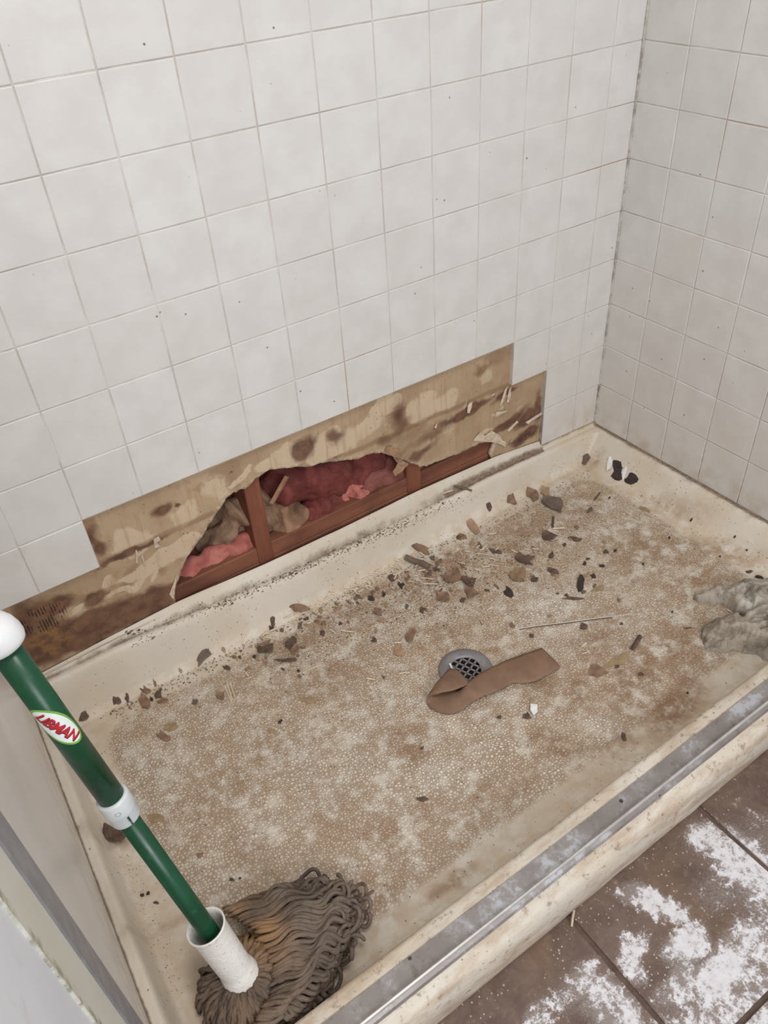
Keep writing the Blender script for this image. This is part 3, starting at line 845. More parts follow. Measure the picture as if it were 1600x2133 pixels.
def strip(name, prof, x0, x1, mat, parent, nseg=50):
    V, F = [], []
    for i in range(nseg + 1):
        x = x0 + (x1 - x0) * i / nseg
        for (y, z) in prof: V.append(Vector((x, y + .0004 * mnoise.noise(Vector((x * 6, 0, 0))), z)))
    n = len(prof)
    for i in range(nseg):
        for j in range(n):
            j2 = (j + 1) % n
            F.append((i * n + j, i * n + j2, (i + 1) * n + j2, (i + 1) * n + j))
    F.append(tuple(range(n))); F.append(tuple(nseg * n + j for j in range(n - 1, -1, -1)))
    o = link(name, fix_normals(mesh_from(name, V, F)), mat)
    o.parent = parent; o.matrix_parent_inverse = Matrix.Translation(-parent.location)
    return o
xL = left_x(-.79) + .002
strip('track_plate', [(-.7735, -.121), (-.7735, -.1165), (-.803, -.1165), (-.803, -.121)], xL, -.0015, MT_TRACK, frame)
strip('track_lip', [(-.803, -.121), (-.803, -.1105), (-.8045, -.1095), (-.807, -.1098), (-.8078, -.1115), (-.8078, -.114), (-.8065, -.121)], xL, -.0015, MT_LIPM, frame)
strip('track_skirt', [(-.8065, -.121), (-.8078, -.1135), (-.812, -.117), (-.8135, -.1235), (-.812, -.129), (-.809, -.126)], xL, -.0015, MT_TRACK, frame)
k = NK('grey_jamb'); n = k.noise(30, 4); c = k.mix(k.ss(n, .3, .7), rgb(142, 140, 146), rgb(160, 158, 163)); c = k.mix(k.mul(k.ss(k.voro(40), .09, .06), .8), c, rgb(70, 64, 62))
MT_JAMB = k.out(c, .45, metal=.3)
def wallbox(name, y0, y1, d0, d1, z0, z1, mat, parent, bev=.0015):
    me = box_mesh(name, (d0, y0, z0), (d1, y1, z1), bev, 2)
    o = link(name, me, mat); o.location = (left_x(0), 0, 0); o.rotation_euler = (0, 0, -ang)
    if parent: o.parent = parent; o.matrix_parent_inverse = Matrix.Translation(-parent.location)
    return o
wallbox('side_jamb', -.742, -.688, -.002, .0045, -.118, 1.15, MT_JAMB, frame)
k = NK('yellowed_caulk_strip'); w = k.co; sp = k.sep(w)
c = k.mix(k.ss(k.noise(7, 4), .3, .7), rgb(222, 220, 209), rgb(214, 212, 198))
mm = k.mul(k.ss(k.math('ABSOLUTE', k.math('ADD', k.math('ADD', sp[1], .812), k.mul(k.math('SUBTRACT', k.noise(25, 4), .5), .02))), .012, .001), k.ss(k.noise(40, 5, .7), .42, .62))
c = k.mix(k.mul(mm, .8), c, rgb(126, 122, 98))
o = wallbox('trim_2', -.815, -.742, -.0025, .0025, -.118, 1.15, k.out(c, .4), None, .001); tag(o, 'pale yellowed trim strip with mildew beside the grey jamb', 'trim', kind='structure')
k = NK('outer_wall_paint'); w = k.co
c = k.mix(k.ss(k.noise(6, 3), .3, .7), rgb(226, 227, 234), rgb(234, 235, 241)); c = k.mix(k.mul(k.ss(k.noise(14, 4), .6, .75), .3), c, rgb(190, 180, 165))
o = wallbox('wall_front', -1.30, -.80, -.03, .0, -.24, 1.15, k.out(c, .4), None, .001); tag(o, 'plain white wall outside the shower next to the jamb', 'wall', kind='structure')
# ------------------------------------------------------------------ mop
A0 = CAM_POS + ray(505, 2036) * 1.116; A1 = CAM_POS + ray(-13, 1320) * .774
AX = (A1 - A0).normalized()
MOPL = (A1 - A0).length
toc = (CAM_POS - (A0 + A1) / 2); toc = (toc - AX * toc.dot(AX)).normalized()     # radial direction facing the room
side = AX.cross(toc).normalized()
FR = Matrix((( toc.x, side.x, AX.x, A0.x), (toc.y, side.y, AX.y, A0.y), (toc.z, side.z, AX.z, A0.z), (0, 0, 0, 1)))
def haxis(u, v):
    """height along the pole seen at (u,v)"""
    d = ray(u, v).normalized(); w0 = A0 - CAM_POS
    b = AX.dot(d); dd = AX.dot(w0); e = d.dot(w0)
    return (b * e - dd) / (1 - b * b)
h_rim, h_base = haxis(432, 1925), haxis(502, 2040)
h_col0, h_col1 = haxis(268, 1708), haxis(236, 1660)
h_cap = haxis(3, 1352)
mop = empty('mop', tuple(A0)); tag(mop, 'twist mop with green handle, white sleeve and dirty yarn head', 'mop')
def mpart(name, me, mat):
    o = link(name, me, mat); o.parent = mop; o.matrix_parent_inverse = Matrix.Translation(-A0)
    return o
k = NK('green_enamel'); n = k.noise(9, 3); c = k.mix(k.ss(n, .3, .7), rgb(9, 62, 37), rgb(13, 72, 45)); c = k.mix(k.mul(k.ss(k.noise(60, 4), .6, .75), .25), c, rgb(60, 110, 84))
MT_GREEN = k.out(c, k.ss(k.noise(30, 4), .3, .7, .26, .38), spec=.5)
MT_GREEN2 = MT_GREEN
k = NK('white_plastic'); n = k.noise(50, 4); c = k.mix(k.ss(n, .3, .7), rgb(216, 216, 216), rgb(226, 226, 226)); MT_WHITE = k.out(c, .4)
k = NK('collar_plastic'); c = k.mix(k.ss(k.noise(30, 3), .3, .7), rgb(190, 196, 196), rgb(206, 210, 210)); MT_COLLAR = k.out(c, .35)
RU, RL = .0150, .0125
mpart('upper_pole', lathe_mesh('upper_pole', [(RU, h_col1 - .004), (RU, h_cap + .012)], 48, FR), MT_GREEN)
mpart('lower_pole', lathe_mesh('lower_pole', [(RL * .98, h_rim - .05), (RL, h_rim - .02), (RL, h_col1)], 48, FR), MT_GREEN2)
# locking collar with a step and a slot
hc = h_col1
prof = [(RL + .0004, hc - .036), (RL + .0042, hc - .036), (RL + .0048, hc - .034), (RL + .0048, hc - .022), (RU + .0030, hc - .020), (RU + .0036, hc - .017), (RU + .0036, hc - .001), (RU + .0030, hc + .003), (RU + .0002, hc + .003)]
col_o = mpart('locking_collar', lathe_mesh('locking_collar', prof, 48, FR), MT_COLLAR)
bm = bmesh.new(); bm.from_mesh(col_o.data)          # the slot is cut out of the lower band
inv = FR.inverted()
cut = []
for f in bm.faces:
    q = inv @ f.calc_center_median()
    if 0 < math.atan2(q.y, q.x) < .14 and q.z < hc - .0215 and math.hypot(q.x, q.y) > RL + .001: cut.append(f)
bmesh.ops.delete(bm, geom=cut, context='FACES')
bm.to_mesh(col_o.data); bm.free()
sl = col_o.modifiers.new('wall', 'SOLIDIFY'); sl.thickness = .0012; sl.offset = -1
def frp(r, a, h): return FR @ Vector((r * math.cos(a), r * math.sin(a), h))
V, F = [], []
tube_arrays([frp(RU + .0036, -.30 + .16 * math.cos(t), hc - .010 + .0024 * math.sin(t)) for t in np.linspace(0, 2 * math.pi, 25)], .0005, 6, V, F)
o = mpart('collar_mark', mesh_from('collar_mark', V, F, True), plain('collar_mark', rgb(150, 158, 158), .5)); o.parent = col_o; o.matrix_parent_inverse = Matrix()
# end cap
prof = [(.0155, h_cap), (.0205, h_cap + .0005), (.0235, h_cap + .003), (.0250, h_cap + .008), (.0248, h_cap + .016), (.0225, h_cap + .025), (.018, h_cap + .033), (.010, h_cap + .039), (.0, h_cap + .041)]
mpart('end_cap', lathe_mesh('end_cap', prof, 48, FR), MT_WHITE)
V, F = [], []
for t in range(1): tube_arrays([frp(.0236, -.02 + .1 * q, h_cap + .022 + .004 * q) for q in (0, .5, 1)], .0006, 6, V, F)
# wringer sleeve, ribbed
prof_o = [(.0268, h_base + .0), (.0272, h_base + .004), (.0262, h_base + .012), (.0238, h_base + .026)]
Hs = h_rim - h_base
for i in range(22):
    t = i / 21
    hh = h_base + .030 + t * (Hs - .050)
    rr_ = .0228 + .0012 * t + (.0005 if i % 2 else -.0001)
    prof_o.append((rr_, hh))
prof_o += [(.0246, h_rim - .014), (.0256, h_rim - .006), (.0266, h_rim - .003), (.0268, h_rim - .001), (.0260, h_rim), (.0242, h_rim - .001), (.0228, h_rim - .008), (.0205, h_rim - .05), (.0190, h_rim - .10), (.0, h_rim - .10)]
prof_o = [(0.0, h_base)] + prof_o
k = NK('ribbed_white_plastic'); n = k.noise(40, 4); c = k.mix(k.ss(n, .3, .7), rgb(222, 216, 208), rgb(230, 226, 220)); c = k.mix(k.mul(k.ss(k.noise(150, 3), .6, .72), .6), c, rgb(160, 140, 122))
vv = k.voro(230, 'F1'); MT_SLEEVE = k.out(c, .5, k.bump(vv, .35, .001))
mpart('wringer_sleeve', lathe_mesh('wringer_sleeve', prof_o, 56, FR), MT_SLEEVE)

# printed label wrapped on the pole
LC_H = haxis(108, 1504)
TH = math.atan2(.40, .92)
def wrap(s, t, r, b0=-.0035):
    a = s * math.cos(TH) - t * math.sin(TH)          # down the pole
    b = s * math.sin(TH) + t * math.cos(TH) + b0     # to the viewer's right
    return frp(r, sgn * b / RU, LC_H - a)
sgn = 1.0 if (side.dot(_R @ Vector((1, 0, 0)))) > 0 else -1.0
def ell(name, rx, ry, r, mat, parent=None, skew=0.0):
    V, F = [], []
    nr_, na = 8, 48
    V.append(wrap(0, 0, r))
    for i in range(1, nr_ + 1):
        for j in range(na):
            a = 2 * math.pi * j / na; f = i / nr_
            V.append(wrap(f * rx * math.cos(a) , f * ry * math.sin(a), r))
    for j in range(na): F.append((0, 1 + j, 1 + (j + 1) % na))
    for i in range(nr_ - 1):
        for j in range(na):
            j2 = (j + 1) % na; b = 1 + i * na
            F.append((b + j, b + na + j, b + na + j2, b + j2))
    return mpart(name, mesh_from(name, V, F, True), mat)
lab = ell('brand_label', .0335, .0152, RU + .00015, plain('label_lime', rgb(120, 168, 72), .35, .15, 60))
lab.name = 'handle_label'
inner = ell('label_oval', .0305, .0128, RU + .0003, plain('label_white', rgb(226, 232, 228), .35, .03)); inner.parent = lab; inner.matrix_parent_inverse = Matrix()
cu = bpy.data.curves.new('label_text', 'FONT'); cu.body = 'LIBMAN'; cu.size = .0150; cu.align_x = 'CENTER'; cu.align_y = 'CENTER'; cu.shear = .25; cu.offset = .00035; cu.resolution_u = 3; cu.space_character = .95
to = bpy.data.objects.new('label_text_src', cu); COL.objects.link(to)
dg = bpy.context.evaluated_depsgraph_get(); dg.update()
tm = bpy.data.meshes.new_from_object(to.evaluated_get(dg))
bpy.data.objects.remove(to)
bm = bmesh.new(); bm.from_mesh(tm)
bmesh.ops.triangulate(bm, faces=bm.faces)
for it in range(2):
    long_e = [e for e in bm.edges if e.calc_length() > .0022]
    if long_e: bmesh.ops.subdivide_edges(bm, edges=long_e, cuts=1); bmesh.ops.triangulate(bm, faces=bm.faces)
w_ = max(v.co.x for v in bm.verts) - min(v.co.x for v in bm.verts)
sx = .053 / w_
def text_mesh(name, r, ds, dt):
    m = bpy.data.meshes.new(name); bm.to_mesh(m)
    for v in m.vertices: v.co = wrap(v.co.x * sx + ds, v.co.y + dt, r)
    return m
o = mpart('lettering_shadow', text_mesh('lettering_shadow', RU + .00045, .0009, -.0011), plain('label_shadow', rgb(66, 40, 44), .4)); o.parent = lab; o.matrix_parent_inverse = Matrix()
o = mpart('lettering', text_mesh('lettering', RU + .0006, 0, 0), plain('label_red', rgb(190, 34, 48), .35, .05)); o.parent = lab; o.matrix_parent_inverse = Matrix(); tag(o, 'red slanted letters LIBMAN')
bm.free()

# yarn: every strand a wavy cord, one matted head
V, F = [], []
def cord(pts, r, n=7):
    tube_arrays(pts, [r * (.55 if i in (0, len(pts) - 1) else 1.0) for i in range(len(pts))], n, V, F)
def bez(p, t):
    a, b, c_, d_ = p
    return a * (1 - t) ** 3 + b * 3 * t * (1 - t) ** 2 + c_ * 3 * t * t * (1 - t) + d_ * t ** 3
rnd = random.Random(11)
PZ = -.186
core = A0 + AX * (h_base + .004)
# ring of strands bulging out round the sleeve foot
for layer in range(3):
    for i in range(58):
        a = 2 * math.pi * (i + .5 * (layer % 2)) / 58 + rnd.uniform(-.04, .04)
        dr = Vector((math.cos(a), math.sin(a), 0))
        R_ = rnd.uniform(.058, .072) * (1.0 - .10 * layer)
        top = core + dr * .016 + Vector((0, 0, -.004 + .003 * layer))
        crest = core + dr * R_ * .62 + Vector((0, 0, .012 + .004 * layer + rnd.uniform(-.004, .004)))
        out_ = core + dr * R_ * 1.05; out_.z = PZ + .040 + .004 * layer
        end = core + dr * R_ * .98 + Vector((rnd.uniform(-.008, .008), rnd.uniform(-.008, .008), 0)); end.z = PZ + .004
        if end.y < -.725: end.y = -.725; out_.y = max(out_.y, -.735)
        sd_ = rnd.uniform(0, 50)
        pts = []
        for q in range(15):
            t = q / 14
            p = bez((top, crest, out_, end), t)
            p += Vector((mnoise.noise(Vector((t * 5, sd_, 0))), mnoise.noise(Vector((t * 5, sd_, 7))), mnoise.noise(Vector((t * 5, sd_, 3))))) * .0035
            pts.append(p)
        cord(pts, rnd.uniform(.0028, .0038))
# long matted strands swept to one side
def g(u, v, h): return on_z(u, v, PZ + h)
starts = [(470, 1900), (500, 1915), (530, 1940), (550, 1975), (565, 2010), (570, 2045), (560, 2080), (545, 2110), (530, 2135)]
mids = [(560, 1862), (600, 1872), (640, 1900), (655, 1935), (660, 1965), (655, 2000), (645, 2035), (625, 2075), (600, 2120)]
ends = [(640, 1846), (700, 1846), (752, 1876), (735, 1915), (728, 1950), (712, 1990), (690, 2040), (665, 2085), (640, 2125)]
def along(lst, f):
    x = f * (len(lst) - 1); i = min(int(x), len(lst) - 2); t = x - i
    return (lst[i][0] * (1 - t) + lst[i + 1][0] * t, lst[i][1] * (1 - t) + lst[i + 1][1] * t)
for layer in range(4):
    N = 64
    for i in range(N):
        f = min(1, max(0, (i + rnd.uniform(-.4, .4)) / (N - 1)))
        hl = .010 + .010 * layer
        s, m_, e = along(starts, f), along(mids, f), along(ends, f)
        j = lambda q, w: (q[0] + rnd.uniform(-w, w), q[1] + rnd.uniform(-w, w))
        p0 = g(*j(s, 8), hl + .012); p1 = g(*j(m_, 8), hl + .018 + .012 * math.sin(f * 3.1)); p3 = g(*j(e, 10), max(.005, hl * .8 - rnd.uniform(0, .010)))
        p2 = p1.lerp(p3, .6) + Vector((0, 0, .010))
        ph = f * 9 + layer * 1.3; am = rnd.uniform(.0035, .0070); sd_ = f * 14 + layer * 4
        dirv = (p3 - p0).normalized(); lat = dirv.cross(Vector((0, 0, 1))).normalized()
        pts = []
        for q in range(30):
            t = q / 29
            p = bez((p0, p1, p2, p3), t)
            env = min(1, t * 5)
            p += lat * (am * env * math.sin(t * 15 + ph)) + Vector((0, 0, 1)) * (.0025 * env * math.cos(t * 15 + ph * 1.7 + layer))
            p += lat * (.005 * env * mnoise.noise(Vector((t * 3, sd_, 2)))) + Vector((0, 0, .004 * mnoise.noise(Vector((t * 4, sd_, 5)))))
            if p.y < -.737: p.y = -.737 + rnd.uniform(0, .002)
            p.z = max(p.z, PZ + .004)
            pts.append(p)
        cord(pts, rnd.uniform(.0026, .0040))
# loose curls at the far side
for i in range(95):
    u, v = rnd.choice([(600, 1862), (650, 1850), (690, 1856), (740, 1868), (745, 1895), (725, 1920), (720, 1955), (700, 2000), (670, 1880), (690, 1930), (668, 2060)])
    c0 = g(u + rnd.uniform(-22, 22), v + rnd.uniform(-14, 14), rnd.uniform(.006, .046))
    if c0.y < -.715: c0.y = -.715
    a = rnd.uniform(0, 6.28); R_ = rnd.uniform(.008, .020); sw = rnd.uniform(2.2, 5.0); dr = rnd.uniform(-.02, .02)
    pts = []
    for q in range(22):
        t = q / 21
        aa = a + sw * t
        p = c0 + Vector((R_ * math.cos(aa) + dr * t, R_ * math.sin(aa) * .8, .006 * math.sin(t * 6 + a)))
        p.z = max(p.z, PZ + .004); p.y = max(p.y, -.738); pts.append(p)
    cord(pts, rnd.uniform(.0026, .0036))
k = NK('dirty_cotton_yarn'); w = k.co
nA = k.noise(16, 4); nB = k.noise(90, 4)
c = k.mix(k.ss(nA, .3, .7), rgb(92, 80, 71), rgb(120, 106, 94)); c = k.mix(k.mul(k.ss(nB, .5, .7), .5), c, rgb(72, 60, 52))
tan_ = blob(k, w, g(535, 1945, .04).x, g(535, 1945, .04).y, .045, .06, .3); tan2 = blob(k, w, core.x, core.y - .03, .09, .05, 0)
c = k.mix(k.mul(tan_, k.ss(nA, .25, .6), .75), c, rgb(158, 122, 84)); c = k.mix(k.mul(tan2, k.ss(nA, .3, .65), .45), c, rgb(138, 108, 82))
fib = k.noise(420, 3, .7); MT_YARN = k.out(c, .95, k.bump(fib, .8, .0015), spec=.1)
yo = mpart('yarn_head', mesh_from('yarn_head', V, F, True), MT_YARN); tag(yo, 'matted grey brown yarn', kind='stuff')

# ------------------------------------------------------------------ brown strip folded over the drain
k = NK('brown_tape_cloth'); n = k.noise(30, 4); c = k.mix(k.ss(n, .3, .7), rgb(118, 91, 73), rgb(132, 103, 83)); c = k.mix(k.mul(k.ss(k.noise(12, 4), .55, .7), .5), c, rgb(104, 79, 63))
MT_BROWN = k.out(c, .6, k.bump(n, .2, .003), spec=.3)
SEC = [((1128, 1351, 4), (1168, 1391, 5)), ((1104, 1359, 5), (1143, 1405, 6)), ((1080, 1367, 6), (1116, 1419, 5)), ((1058, 1375, 8), (1090, 1423, 5)), ((1040, 1383, 11), (1066, 1424, 6)), ((1018, 1393, 13), (1040, 1439, 7)), ((996, 1406, 14), (1010, 1449, 6)), ((980, 1418, 14), (985, 1463, 5)), ((968, 1428, 13), (962, 1480, 4)), ((958, 1438, 10), (938, 1488, 3)),
       ((942, 1438, 7), (915, 1484, 3)), ((924, 1440, 6), (899, 1476, 4)), ((906, 1446, 8), (890, 1466, 6)), ((901, 1447, 15), (889, 1457, 12)), ((909, 1446, 22), (893, 1448, 18)), ((924, 1442, 27), (905, 1430, 22)), ((946, 1438, 26), (921, 1410, 20)), ((964, 1431, 20), (935, 1395, 14)), ((977, 1424, 12), (949, 1394, 8))]
V, F = [], []
NW = 9
def cat_interp(vals, x):
    i = int(min(max(x, 0), len(vals) - 1.0001)); t = x - i
    p = [vals[min(max(i + q, 0), len(vals) - 1)] for q in (-1, 0, 1, 2)]
    return .5 * ((2 * p[1]) + (p[2] - p[0]) * t + (2 * p[0] - 5 * p[1] + 4 * p[2] - p[3]) * t * t + (3 * p[1] - p[0] - 3 * p[2] + p[3]) * t ** 3)
EA = [at(u, v, h / 1000.) for ((u, v, h), _) in SEC]; EB = [at(u, v, h / 1000.) for (_, (u, v, h)) in SEC]
NS = 90
for i in range(NS):
    x = i / (NS - 1) * (len(SEC) - 1)
    a, b = cat_interp(EA, x), cat_interp(EB, x)
    for j in range(NW):
        t = j / (NW - 1)
        p = a.lerp(b, t)
        p.z += .0035 * math.sin(math.pi * t) + .0012 * mnoise.noise(p * 45)
        p.z = max(p.z, pan_z(p.x, p.y) + .0012)
        V.append(p)
for i in range(NS - 1):
    for j in range(NW - 1):
        a = i * NW + j; F.append((a, a + 1, a + NW + 1, a + NW))
o = link('brown_strip', mesh_from('brown_strip', V, F, True), MT_BROWN)
s = o.modifiers.new('t', 'SOLIDIFY'); s.thickness = .0014; s.offset = -1
tag(o, 'wide brown strip of folded tape lying across the drain cover', 'strip')

# ------------------------------------------------------------------ crumpled rag by the right wall
RX0, RX1, RY0, RY1, RS = -.36, -.008, -.74, -.49, .0024
LOBES = [[(1462, 1322), (1464, 1305), (1474, 1296), (1488, 1286), (1505, 1280), (1530, 1279), (1548, 1288), (1560, 1282), (1620, 1275), (1760, 1240), (1760, 1330), (1650, 1352), (1580, 1354), (1530, 1349), (1512, 1353), (1490, 1351), (1474, 1345), (1468, 1333)],
         [(1446, 1240), (1456, 1232), (1480, 1230), (1490, 1216), (1500, 1229), (1530, 1212), (1600, 1208), (1760, 1200), (1760, 1290), (1600, 1300), (1556, 1290), (1532, 1272), (1505, 1248), (1490, 1250), (1465, 1251)]]
CREASE = [  # line, step height, reach; the cloth lies higher on the named side
    ([(1468, 1318), (1495, 1330), (1520, 1338), (1580, 1344), (1640, 1340), (1720, 1318)], .013, .06, (1560, 1300)),
    ([(1466, 1326), (1490, 1340), (1515, 1346)], .006, .03, (1500, 1320)),
    ([(1538, 1322), (1560, 1326), (1590, 1324), (1640, 1330)], .006, .025, (1580, 1300)),
    ([(1500, 1242), (1518, 1258), (1538, 1276), (1552, 1288)], .014, .030, (1560, 1240)),
    ([(1532, 1232), (1552, 1246), (1562, 1240), (1576, 1231), (1640, 1226)], .008, .020, (1590, 1260)),
    ([(1554, 1250), (1562, 1262), (1564, 1288)], .008, .020, (1600, 1268)),
    ([(1545, 1289), (1562, 1284), (1600, 1280), (1680, 1262)], .010, .035, (1580, 1310)),
    ([(1486, 1232), (1496, 1238), (1500, 1246)], .007, .02, (1530, 1230)),
    ([(1500, 1226), (1550, 1226), (1620, 1222)], .005, .02, (1560, 1212)),
    ([(1570, 1300), (1600, 1302), (1660, 1296)], .005, .02, (1600, 1285))]
gx = np.arange(RX0, RX1, RS); gy = np.arange(RY0, RY1, RS)
XX, YY = np.meshgrid(gx, gy)
nz1 = np.array([[mnoise.noise(Vector((x * 45, y * 45, 1))) for x in gx] for y in gy]); nz2 = np.array([[mnoise.noise(Vector((x * 45, y * 45, 8))) for x in gx] for y in gy])
WX, WY = XX + nz1 * .005, YY + nz2 * .005
H = np.zeros_like(XX)
P2 = np.stack([WX.ravel(), WY.ravel()], 1)
for lobe in LOBES:
    pg = [(lambda q: (q.x, q.y))(at(u, v, .012)) for (u, v) in lobe]
    ins = poly_dist_inside(P2, pg); dm_ = np.full(len(P2), 9.)
    for q in range(len(pg)):
        a, b = np.array(pg[q]), np.array(pg[(q + 1) % len(pg)]); ab = b - a
        t = np.clip(((P2 - a) @ ab) / (ab @ ab), 0, 1); dm_ = np.minimum(dm_, np.hypot(*(P2 - a - t[:, None] * ab).T))
    h_ = np.where(ins, .003 + .020 * np.sqrt(np.clip(dm_ / .028, 0, 1)), 0).reshape(XX.shape)
    H = np.maximum(H, h_)
mask = H > .001
for (line, amp, reach, hi) in CREASE:
    P = [at(u, v, .016) for (u, v) in line]; hp = at(hi[0], hi[1], .016)
    fine = [cat_interp(P, x) for x in np.linspace(0, len(P) - 1, 18)]
    bd = np.full(XX.shape, 9.); bs = np.zeros(XX.shape); be = np.zeros(XX.shape)
    for q, (a, b) in enumerate(zip(fine, fine[1:])):
        ab = np.array([b.x - a.x, b.y - a.y]); L2 = (ab ** 2).sum() + 1e-12
        t = np.clip(((WX - a.x) * ab[0] + (WY - a.y) * ab[1]) / L2, 0, 1)
        dx, dy = WX - a.x - t * ab[0], WY - a.y - t * ab[1]; d_ = np.hypot(dx, dy)
        cr = np.sign(ab[0] * dy - ab[1] * dx) * np.sign(ab[0] * (hp.y - a.y) - ab[1] * (hp.x - a.x))
        f_ = (q + t) / (len(fine) - 1); m_ = d_ < bd
        bd = np.where(m_, d_, bd); bs = np.where(m_, cr * d_, bs); be = np.where(m_, np.clip(np.minimum(f_, 1 - f_) * 6 + .1, 0, 1), be)
    amp *= 1.75
    H = H + np.where(mask, amp * be * np.exp(-np.abs(bs) / reach) * sstep(-.0015, .0025, bs) - .45 * amp * be * np.exp(-np.abs(bs) / .006), 0)
rid = np.array([[1 - abs(mnoise.fractal(Vector((x * 38 + 3, y * 52, 2)), 1., 2., 4)) * 1.9 for x in gx] for y in gy])
rid2 = np.array([[1 - abs(mnoise.noise(Vector((x * 16 + y * 9, y * 30 - x * 8, 5)))) * 3.2 for x in gx] for y in gy])
H = np.where(mask, np.maximum(.001, H + .0075 * np.clip(rid2, -.6, 1) + .0055 * np.clip(rid, -.6, 1) - .003), 0)
V = []; ny_, nx_ = XX.shape
for jj in range(ny_):
    for ii in range(nx_):
        x, y = XX[jj, ii], YY[jj, ii]; f = pan_z(min(x, -.003), y)
        V.append(Vector((x, y, f + max(.0, H[jj, ii]) - (0 if mask[jj, ii] else .003))))
F = []
for jj in range(ny_ - 1):
    for ii in range(nx_ - 1):
        if mask[jj:jj + 2, ii:ii + 2].any():
            a = jj * nx_ + ii; F.append((a, a + 1, a + nx_ + 1, a + nx_))
used = sorted({i for f in F for i in f}); rm = {o_: n_ for n_, o_ in enumerate(used)}
V = [V[i] for i in used]; F = [tuple(rm[i] for i in f) for f in F]
k = NK('grimy_towelling'); w = k.co; n1 = k.noise(22, 4); n2 = k.noise(240, 3, .7)
c = k.mix(k.ss(n1, .3, .7), rgb(150, 139, 125), rgb(174, 165, 152)); c = k.mix(k.mul(k.ss(k.noise(30, 5, .65), .46, .64), .75), c, rgb(108, 95, 83)); c = k.mix(k.mul(k.ss(k.noise(9, 3), .55, .7), .6), c, rgb(196, 190, 180))
o = link('rag', mesh_from('rag', V, F, True), k.out(c, .95, k.bump(k.math('ADD', n2, k.mul(n1, .6)), .7, .002), spec=.1))
tag(o, 'crumpled grey beige towelling rag on the pan floor by the side wall', 'rag')
# ------------------------------------------------------------------ debris on the pan
MB = {'dark': plain('damp_dark_flake', rgb(90, 71, 58), .8, .35, 70, bump=.4), 'brown': plain('brown_flake', rgb(126, 99, 79), .8, .28, 60, bump=.4), 'tan': plain('tan_flake', rgb(158, 128, 102), .8, .15, 60, bump=.3),
      'black': plain('black_flake', rgb(58, 46, 39), .85, .2, 60, bump=.4), 'olive': plain('olive_tan_flake', rgb(146, 124, 94), .8, .15, 60, bump=.3), 'grey': plain('grey_brown_wad', rgb(104, 88, 76), .85, .2, 50, bump=.5),
      'amber': plain('amber_chip', rgb(132, 106, 80), .7, .25, 70, bump=.3), 'cream': plain('cream_splinter', rgb(203, 185, 160), .7, .15, 80, bump=.2), 'white': plain('white_chip', rgb(224, 222, 220), .45, .03)}
MPX = lambda p: (p - CAM_POS).length / FPX          # metres per pixel there
_ud = ray(801, 1066.5) - ray(800, 1066.5)
def ground_axes(u, v):
    p = at(u, v); du = (on_z(u + 6, v, p.z) - p) / 6; dv = (on_z(u, v + 6, p.z) - p) / 6
    return p, du, dv
def flake(u, v, w, h, a, mat, name, seed, curl=.25, thick=.0012, lift=.0, npt=9):
    """thin ragged chip lying on the pan; w, h are its extent as seen, turned by a degrees"""
    rg = random.Random(seed)
    p0, du, dv = ground_axes(u, v)
    ca, sa = math.cos(math.radians(a)), math.sin(math.radians(a))
    ring = []
    for i in range(npt):
        t = 2 * math.pi * i / npt
        r = rg.uniform(.50, 1.18)
        t += rg.uniform(-.2, .2)
        ex, ey = math.cos(t), math.sin(t)
        q = max(abs(ex), abs(ey)); sq = .55
        ex, ey = ex * (1 - sq) + ex / q * sq * .9, ey * (1 - sq) + ey / q * sq * .9
        x, y = ex * w / 2 * r, ey * h / 2 * r
        ring.append((x * ca - y * sa, x * sa + y * ca))
    size = max(w, h) * MPX(p0)
    rings = [(1.0, ring), (.6, ring), (.25, ring)]
    cx, cy = rg.uniform(-1, 1), rg.uniform(-1, 1)
    V = []
    for (f, rg_) in rings:
        for (x, y) in rg_:
            P = p0 + du * (x * f) + dv * (y * f)
            s = (x * cx + y * cy) / max(w, h) * f
            zz = min(pan_z(min(P.x, -.002), min(P.y, .005)), p0.z + .010)
            up = curl * size * max(0, (s * s * 1.6)) + .0012 * mnoise.noise(P * 120)
            V.append(Vector((P.x, P.y, max(zz + .0004, zz + lift + thick + up))))
    V.append(p0 + Vector((0, 0, lift + thick)))
    F = []
    n = npt
    for r_ in range(2):
        for i in range(n):
            j = (i + 1) % n; F.append((r_ * n + i, r_ * n + j, (r_ + 1) * n + j, (r_ + 1) * n + i))
    for i in range(n): F.append((2 * n + i, 2 * n + (i + 1) % n, 3 * n))
    org = p0.copy()
    V = [v_ - org for v_ in V]
    m = fix_normals(mesh_from(name, V, F))
    if m.polygons[len(m.polygons) - 1].normal.z < 0: m.flip_normals()
    o = link(name, m, MB[mat]); o.location = org
    s = o.modifiers.new('t', 'SOLIDIFY'); s.thickness = thick + .0006; s.offset = -1
    return o
_n = [0]
def put(u, v, w, h, a, mat, label, name='paper_scrap', cat='scrap', group=None, **kw):
    _n[0] += 1
    o = flake(u, v, w, h, a, mat, name, 100 + _n[0], **kw)
    tag(o, label, cat, group)
    return o
G1 = 'torn scraps lying on the shower pan'
